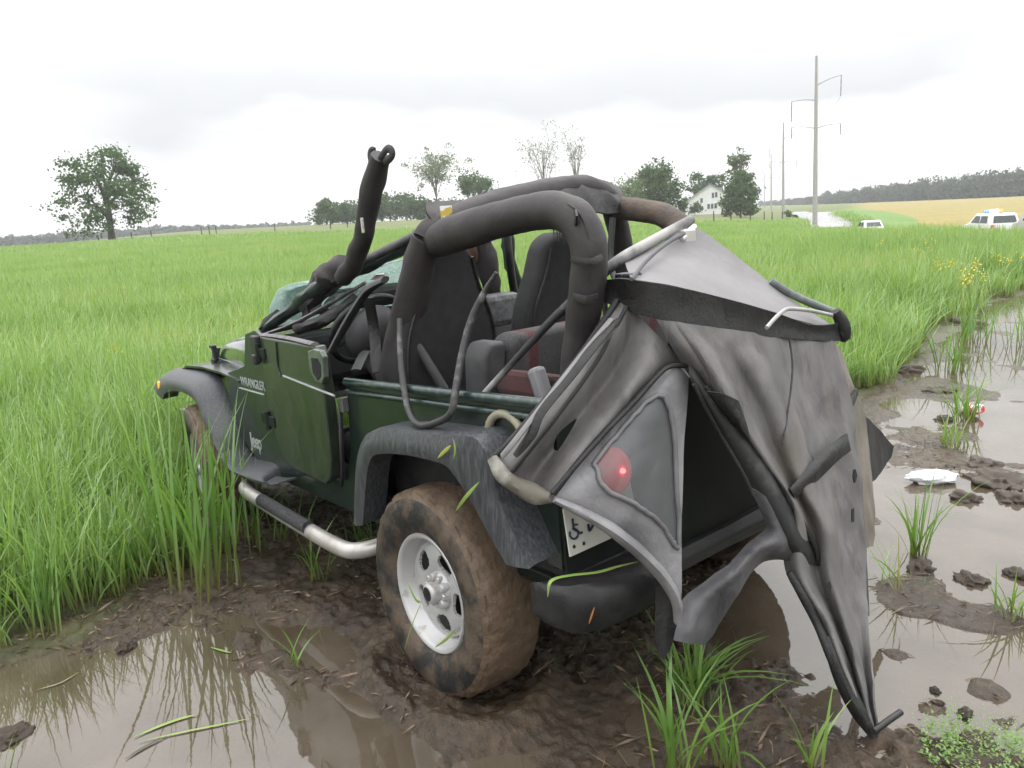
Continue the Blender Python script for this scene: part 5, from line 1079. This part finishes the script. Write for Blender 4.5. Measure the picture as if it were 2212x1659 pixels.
def put(name,label,r0,r1,dens,meshes,hs=1.0,amax=41):
    x,y,r,a=field_pts(r0,r1,dens,amax)
    sd=poly_sd(x,y,MUD) if r0<40 else np.full(x.shape,-9.)
    edge=sd+(fbm(x,y,1.7,3)-.5)*.7+(fbm(x,y,6,2)-.5)*.35
    past=np.interp(a,T_AZ,[150,105,85,80,80,110,150,60,46])
    onroad=np.min(np.hypot(x[:,None]-rp[None,::2,0],y[:,None]-rp[None,::2,1]),axis=1)<3.3 if r1>35 else np.zeros(x.shape,bool)
    k=(edge<0)&(~veh_mask(x,y))&(r<past)&(~onroad); x,y,r,sd,a=x[k],y[k],r[k],sd[k],a[k]
    z=ground_h(x,y) if r0<16 else terr(x,y); n=len(x)
    hv=(.80+.45*fbm(x,y,.5,3))*rs.uniform(.75,1.2,n)*hs
    hv*=np.clip(.62+(-sd)*.55,.6,1.0)
    hv*=np.where(a>T_AZ[6],1+.25*np.clip((r-8)/20,0,1),1.0)
    rot=np.stack([rs.uniform(-.12,.12,n),rs.uniform(-.12,.12,n),rs.uniform(0,6.28,n)],1); scl=np.stack([hv**.5,hv**.5,hv],1)
    return scatter(name,label,np.stack([x,y,z-.015],1),rot,scl,rs.randint(0,len(meshes),n),meshes)
put('field_grass','fresh green knee-deep crop grass close to the wreck',2.9,9,245,near_m)
put('field_grass','green crop grass covering the middle of the field',9,26,52,mid_m,1.0)
put('field_grass','green crop grass of the far field',26,75,11,far_m,1.05)
put('field_grass','pale green distant crop grass by the pasture edge',75,155,1.6,vfar_m,1.05)
# ------------------------------------------------------------------ single tufts standing in mud and water
def tuft(px,py,n,h,w,spread,lab,seed,lean=.5,curl=.8,m=None,z=None,nm='grass_tuft',cat='grass',tilt=(0,0)):
    r_=np.random.RandomState(seed); p=wp(px,py,0.0); o=bpy.data.objects.new(nm,grass_mesh(nm,blades(n,h,w,spread,r_,lean,seg=7,curl=curl),m or tuft_m))
    COL.objects.link(o); o.location=(p[0],p[1],gz(p[0],p[1])-.012 if z is None else z); o.rotation_euler=(tilt[0],tilt[1],r_.uniform(0,6)); tag(o,lab,cat,'grass tufts standing in mud and water'); return o
tuft(455,1275,40,.86,.017,.13,'tall grass tuft in the mud before the front wheel and side step',1,.30,.7)
tuft(395,1225,40,.84,.016,.16,'tall grass tuft hiding the lower half of the front wheel',2,.30,.7)
tuft(520,1195,30,.58,.014,.14,'grass tuft under the front end of the side step',3,.4,.8)
tuft(690,1268,16,.30,.010,.04,'small grass tuft on bare mud below the middle of the side step',4,.45,.8)
tuft(790,1190,16,.26,.009,.08,'thin grass tuft in shade between side step and rear wheel',5,.5,.8)
tuft(610,1175,18,.28,.010,.12,'low grass tuft in shade under the side step',6,.5,.8)
tuft(110,1372,42,.42,.011,.08,'dense grass clump at the corner of the puddle',7,.35,.6)
tuft(270,1265,34,.40,.011,.10,'grass clump with yellowing base at the mud edge',8,.4,.7)
tuft(1500,1530,46,.34,.011,.05,'dense grass tuft under the hanging canvas fold',9,.55,1.0)
tuft(1455,1690,26,.36,.013,.05,'bright grass tuft in the mud in front of the tuft under the canvas',10,.45,.8)
tuft(1560,1665,16,.32,.012,.05,'bright forked grass tuft beside the foreground mud, next to the long hanging curtain',11,.5,.9)
tuft(1745,1675,10,.24,.011,.03,'few broad grass blades left of the curtain tip',12,.5,.7)
tuft(1985,1200,30,.44,.011,.045,'upright grass tuft in water right of the hanging curtain',13,.40,.7)
tuft(1930,1270,12,.30,.009,.06,'thin flattened grass tuft lying in water by the curtain',14,.9,1.0,tilt=(.3,.4))
tuft(2085,905,34,.42,.014,.10,'grass tuft beside the crushed red and white can',15,.5,.8)
tuft(2060,800,30,.50,.016,.14,'grass tuft on the puddle bank nearest the field grass',16,.4,.7)
tuft(2105,735,40,.55,.018,.20,'grass islet in the far end of the puddle',17,.45,.7)
tuft(2190,1330,22,.22,.010,.06,'low grass tuft in water at the right edge of the puddle',18,.6,1.0)
tuft(2205,745,30,.5,.018,.25,'grass islet at the far right bank of the puddle',19,.45,.7)
tuft(2060,960,20,.26,.012,.08,'small grass tuft between the mud clods and the white plastic',20,.6,.9)
tuft(640,1440,7,.16,.008,.03,'few small blades sprouting from the brown puddle',21,.7,.8)
tuft(-5,1680,10,.22,.013,.03,'broad blades at the corner of the large puddle',22,.5,.6)
tuft(1370,1330,12,.24,.010,.03,'drooping grass tuft under the rear bumper',23,.8,1.0)
# feathery weed at the water's edge
def weed(px,py,lab,seed,s=.16,n=46):
    r_=np.random.RandomState(seed); p=wp(px,py); V=[];Fc=[];Al=[]
    for k in range(n):
        a=r_.uniform(0,6.28); rr_=s*math.sqrt(r_.uniform()); h=s*r_.uniform(.25,.9); x0,y0=rr_*math.cos(a),rr_*math.sin(a); tx,ty=r_.normal(size=2)*.25*s
        for q in range(9):
            t_=q/8; c=np.array([x0+tx*t_,y0+ty*t_,h*t_]); b_=r_.uniform(0,6.28); l_=s*.10*(1.1-t_); d=np.array([math.cos(b_),math.sin(b_),.4])*l_; e_=np.array([-math.sin(b_),math.cos(b_),0])*l_*.28; o=len(V)
            V+=[c,c+d*.5+e_,c+d,c+d*.5-e_]; Fc.append((o,o+1,o+2,o+3)); Al+=[1]*4
    o=bpy.data.objects.new('feathery_weed',grass_mesh('feathery_weed',([tuple(v) for v in V],Fc,Al),tuft_m)); COL.objects.link(o); o.location=(p[0],p[1],max(gz(p[0],p[1]),-.01)); tag(o,lab,'weed'); return o
weed(2120,1640,'feathery pale green weed on a mud islet near the curtain tip',3,.16,190)
weed(1985,1260,'feathery weed at the foot of the upright grass tuft',4,.07,14)
weed(105,1515,'small feathery weed drowned in the large brown puddle',5,.05,12)
# cut blades floating on the puddles and lying on the vehicle
bladem=mat('cut_blade',(.15,.27,.05),(.22,.27,.07),scale=8,rough=.5)
def strip(name,P,w_,lab,m=None,group='cut grass blades lying about',cat='grass blade',up=(0,0,1)):
    P=crom(np.array(P,float),4); T_=np.gradient(P,axis=0); T_/=np.linalg.norm(T_,axis=1)[:,None]; S_=np.cross(T_,np.array(up)); S_/=np.linalg.norm(S_,axis=1)[:,None]+1e-9
    V=[];n=len(P)
    for i in range(n):
        t_=i/(n-1); ww=w_*(1-abs(2*t_-1)**2.5*.9)/2; V+=[P[i]-S_[i]*ww,P[i]+np.array(up)*w_*.15,P[i]+S_[i]*ww]
    Fc=[(3*i+k,3*i+k+1,3*i+k+4,3*i+k+3) for i in range(n-1) for k in (0,1)]
    o=mk(name,V,Fc,m or bladem,None); tag(o,lab,cat,group); return o
wl=lambda *q:[tuple(wp(a,b_,-.002)) for a,b_ in q]
strip('cut_blade',wl((290,1592),(340,1570),(390,1552),(428,1543)),.014,'broad green blade floating on the large puddle')
strip('cut_blade',wl((300,1602),(400,1580),(470,1566),(540,1552)),.010,'long thin yellow-green blade floating on the large puddle')
strip('cut_blade',wl((270,1640),(310,1615),(360,1590)),.012,'dark wet blade lying across the long floating blade',mat('dark_blade',(.05,.05,.03),rough=.3))
strip('cut_blade',wl((455,1398),(480,1405),(500,1410)),.010,'short green blade floating beside the brown puddle')
strip('cut_blade',wl((80,1490),(130,1475),(170,1452)),.009,'pale stalk floating near the drowned weed',mat('dry_stalk',(.22,.19,.12),(.15,.12,.08),scale=9,rough=.7))
MJM=Matrix([[*MJ[0]],[*MJ[1]],[*MJ[2]]])
jw=lambda p:tuple(MJ@np.array(p))
strip('cut_blade',[jw(Y(984,1105,.905)),jw(Y(1005,1075,.92)),jw(Y(1036,1040,.90))],.012,'green blade stuck on the rear tyre tread by the flare',up=(0,1,0))
strip('cut_blade',[jw(Y(945,990,.872)),jw(Y(960,975,.875)),jw(Y(975,962,.872))],.012,'yellow blade stuck on the scuffed rear flare',mat('yellow_blade',(.40,.34,.06),(.3,.33,.07),scale=8,rough=.5),up=(0,1,0))
strip('cut_blade',[jw(Y(979,948,.870)),jw(Y(983,970,.874)),jw(Y(980,992,.872))],.009,'upright green-yellow blade on the scuffed rear flare',up=(0,1,0))
strip('cut_blade',[jw(Y(940,1398,.86)),jw(Y(965,1380,.865)),jw(Y(985,1358,.86))],.010,'green blade caught in the lower rim window',up=(0,1,0))
strip('cut_blade',[jw(Y(880,1258,.87)),jw(Y(898,1295,.875)),jw(Y(910,1300,.87))],.013,'green blade caught in the left rim window',up=(0,1,0))
strip('cut_blade',[jw(Y(872,1410,.88)),jw(Y(890,1350,.885)),jw(Y(915,1290,.88))],.004,'thin grass stem leaning across the rear rim',up=(0,1,0))
strip('cut_blade',[jw(X(1183,1290,-.70)),jw(X(1190,1255,-.70)),jw(X(1230,1243,-.695)),jw(X(1290,1236,-.70)),jw(X(1340,1222,-.71)),jw(X(1378,1214,-.72))],.016,'long green stalk lying along the top of the rear bumper')
strip('cut_blade',[jw(X(1272,1348,-.728)),jw(X(1278,1330,-.730)),jw(X(1284,1312,-.728))],.008,'short orange-brown straw stuck on the rear bumper',mat('orange_straw',(.32,.13,.04),rough=.7),up=(-1,0,0))
# ------------------------------------------------------------------ mud clods, litter
clodm=mat('wet_clod',(.060,.045,.033),(.105,.080,.058),scale=16,rough=.35,rough2=.7,bump=.9,bscale=45)
def lump(name,px,py,s,lab,m,seed,flat=.55,amp=.5,cat='mud clod',group='mud clods in the puddle',freq=2.2):
    bm=bmesh.new(); bmesh.ops.create_icosphere(bm,subdivisions=4,radius=1)
    for v in bm.verts:
        n_=mnoise.noise(v.co*freq+Vector((seed*3.1,0,0)))*amp+mnoise.noise(v.co*freq*2.6+Vector((0,seed*1.7,0)))*amp*.45+mnoise.noise(v.co*freq*6)*amp*.18
        v.co*=1+n_
    me=bpy.data.meshes.new(name); bm.to_mesh(me); bm.free(); me.materials.append(m); me.polygons.foreach_set('use_smooth',[True]*len(me.polygons))
    o=bpy.data.objects.new(name,me); COL.objects.link(o); p=wp(px,py); o.location=(p[0],p[1],-.22*s[0]*flat); o.scale=(s[0]/2,s[1]/2,s[0]*flat/2); o.rotation_euler=(0,0,seed*1.3); tag(o,lab,cat,group); return o
CL=[(2098,1250,(.12,.13),'round mud clod alone in open water, below the white plastic'),(2150,1040,(.34,.26),'largest heap of mud clods behind the white plastic'),(2085,1075,(.16,.14),'mud clod at the foot of the large clod heap'),(2190,1075,(.22,.16),'flat mud clod between the large heap and the picture edge'),
 (2030,845,(.30,.2),'mud clod on the bank by the far grass tuft'),(2120,1000,(.22,.2),'tall mud clod behind the large clod heap'),(2200,1240,(.12,.10),'small mud clod near the low grass tuft at the right'),(1960,800,(.35,.2),'mud ridge at the field grass edge'),
 (2020,1490,(.035,.03),'tiny mud crumb below the lying grass'),(2024,1518,(.04,.03),'tiny mud crumb beside the snapped black bar'),(2085,1540,(.07,.04),'small flat clod beside the feathery weed'),(2040,905,(.14,.12),'dark clod left of the crushed can'),(2110,1660,(.22,.16),'muddy islet under the feathery weed'),
 (270,1400,(.10,.07),'mud lump at the shore of the large puddle'),(20,1590,(.10,.14),'dark mud lump in the corner of the large puddle'),(1990,1225,(.16,.11),'mud islet carrying the upright grass tuft'),(2085,700,(.5,.3),'mud bank at the far end of the puddle')]
for k,(px,py,s,lab) in enumerate(CL): lump('mud_clod',px,py,s,lab,clodm,k+1,flat=.45 if s[0]>.2 else .6)
pl_=lump('crumpled_plastic',2012,1040,(.27,.12),'crumpled white plastic sheet lying on the mud islet',mat('white_plastic',(.72,.73,.75),(.50,.50,.50),scale=7,rough=.25,lo=.5,hi=.7),21,flat=.30,amp=.30,cat='litter',group=None,freq=2.0)
pl_.rotation_euler=(0,0,B0-math.pi/2); pl_.location.z=.025
if 'group' in pl_: del pl_['group']
# crushed can
p=wp(2100,893); V,Fc=lathe_geo([(0,-.06),(.028,-.06),(.032,-.054),(.033,-.02),(.024,0),(.033,.02),(.032,.052),(.026,.06),(0,.06)],20)
V=[(v[0]*(1+.25*mnoise.noise(Vector(v)*30)),v[1],v[2]*.75*(1+.3*mnoise.noise(Vector(v)*25))) for v in V]
o=mk('crushed_can',V,Fc,mat('can_print',(.55,.07,.06),(.72,.72,.72),scale=14,rough=.25,metal=.4,lo=.48,hi=.52),None); o.location=(p[0],p[1],.035); o.rotation_euler=(.2,.1,.9); o.scale=(1.5,1.5,1.5); tag(o,'crushed red and white drink can half sunk by the grass tuft','can')
# straw, leaf and root crumbs trodden into the mud
rs=np.random.RandomState(9); n=15000; V=[];Fc=[]
r=np.sqrt(rs.uniform(.8**2,6.5**2,n)); a=rs.uniform(-math.radians(40),math.radians(40),n); x=EW[0]+r*np.cos(B0-a); y=EW[1]+r*np.sin(B0-a)
sd=poly_sd(x,y,MUD); hh=ground_h(x,y); k=(sd>-.1)&(hh>-.012)&(fbm(x,y,2.3,3)>.40); x,y,hh=x[k],y[k],hh[k]
strawm=mat('dead_straw',(.20,.14,.088),(.06,.042,.028),scale=14,rough=.6,lo=.38,hi=.60,coords='World',detail=2)
for i in range(len(x)):
    l_=rs.uniform(.012,.06)*(2.6 if rs.rand()<.15 else 1); w_=rs.uniform(.0025,.009); b_=rs.uniform(0,6.28); d=np.array([math.cos(b_),math.sin(b_),rs.uniform(-.25,.35)])*l_; s_=np.array([-math.sin(b_),math.cos(b_),rs.uniform(-.5,.5)])*w_; c=np.array([x[i],y[i],hh[i]+.006]); o_=len(V)
    V+=[c-d*.5,c+s_*.5+np.array([0,0,.004]),c+d*.5,c-s_*.5]; Fc.append((o_,o_+1,o_+2,o_+3))
o=mk('mud_litter',V,Fc,strawm,None,smooth=False); tag(o,'dead straw and leaf scraps trodden into the mud','debris',kind='stuff')
# wild mustard flowering in the field on the right
flm=mat('mustard_yellow',(.72,.58,.03),(.60,.50,.05),scale=30,rough=.6)
MU=[(1905,520,19),(1988,535,16),(1968,540,18),(1845,545,22),(1805,548,24),(2035,555,17),(2070,560,17),(2090,575,14),(2170,560,17),(2200,562,18),(2085,618,12),(2115,620,12),(2195,585,16),(1790,552,26),(2060,570,15),(1385,560,20),(1396,538,22),(190,790,8.5)]
_r=np.random.RandomState(77)
MU+=[(px+_r.normal()*60,py+_r.normal()*12,dist*_r.uniform(.95,1.3)) for px,py,dist in MU[:15] for _ in range(2)]
for k,(px,py,dist) in enumerate(MU):
    b_=at_px(px,dist); r_=np.random.RandomState(200+k); top=(wd(px,py,dist)[2])-b_[2]; top=min(max(top,.55),1.15)
    e=empty('mustard_plant',(b_[0],b_[1],b_[2]),('lone mustard plant in the crop grass beyond the front fender' if px<400 else 'mustard plant seen between roll bar and pale canvas flap' if px<1500 else 'yellow-flowered wild mustard plant in the grass before the road'),'wildflower','wild mustard plants in the field')
    parts=[];fp=[]
    for q in range(2+k%3):
        t_=np.array([r_.normal()*.07,r_.normal()*.07,top*r_.uniform(.86,1.0)]); parts.append(tube_geo([(0,0,0),t_*.5+np.array([0,0,.03]),t_],[.006,.005,.003],5,2)); fp.append(t_+r_.normal(size=(7,3))*np.array([.028,.028,.03]))
    V,Fc=join_geo(parts); mk('stem',V,Fc,bladem,e); V,Fc=quads(np.concatenate(fp),.024,r_,aspect=1.5); mk('blossom',V,Fc,flm,e,smooth=False)
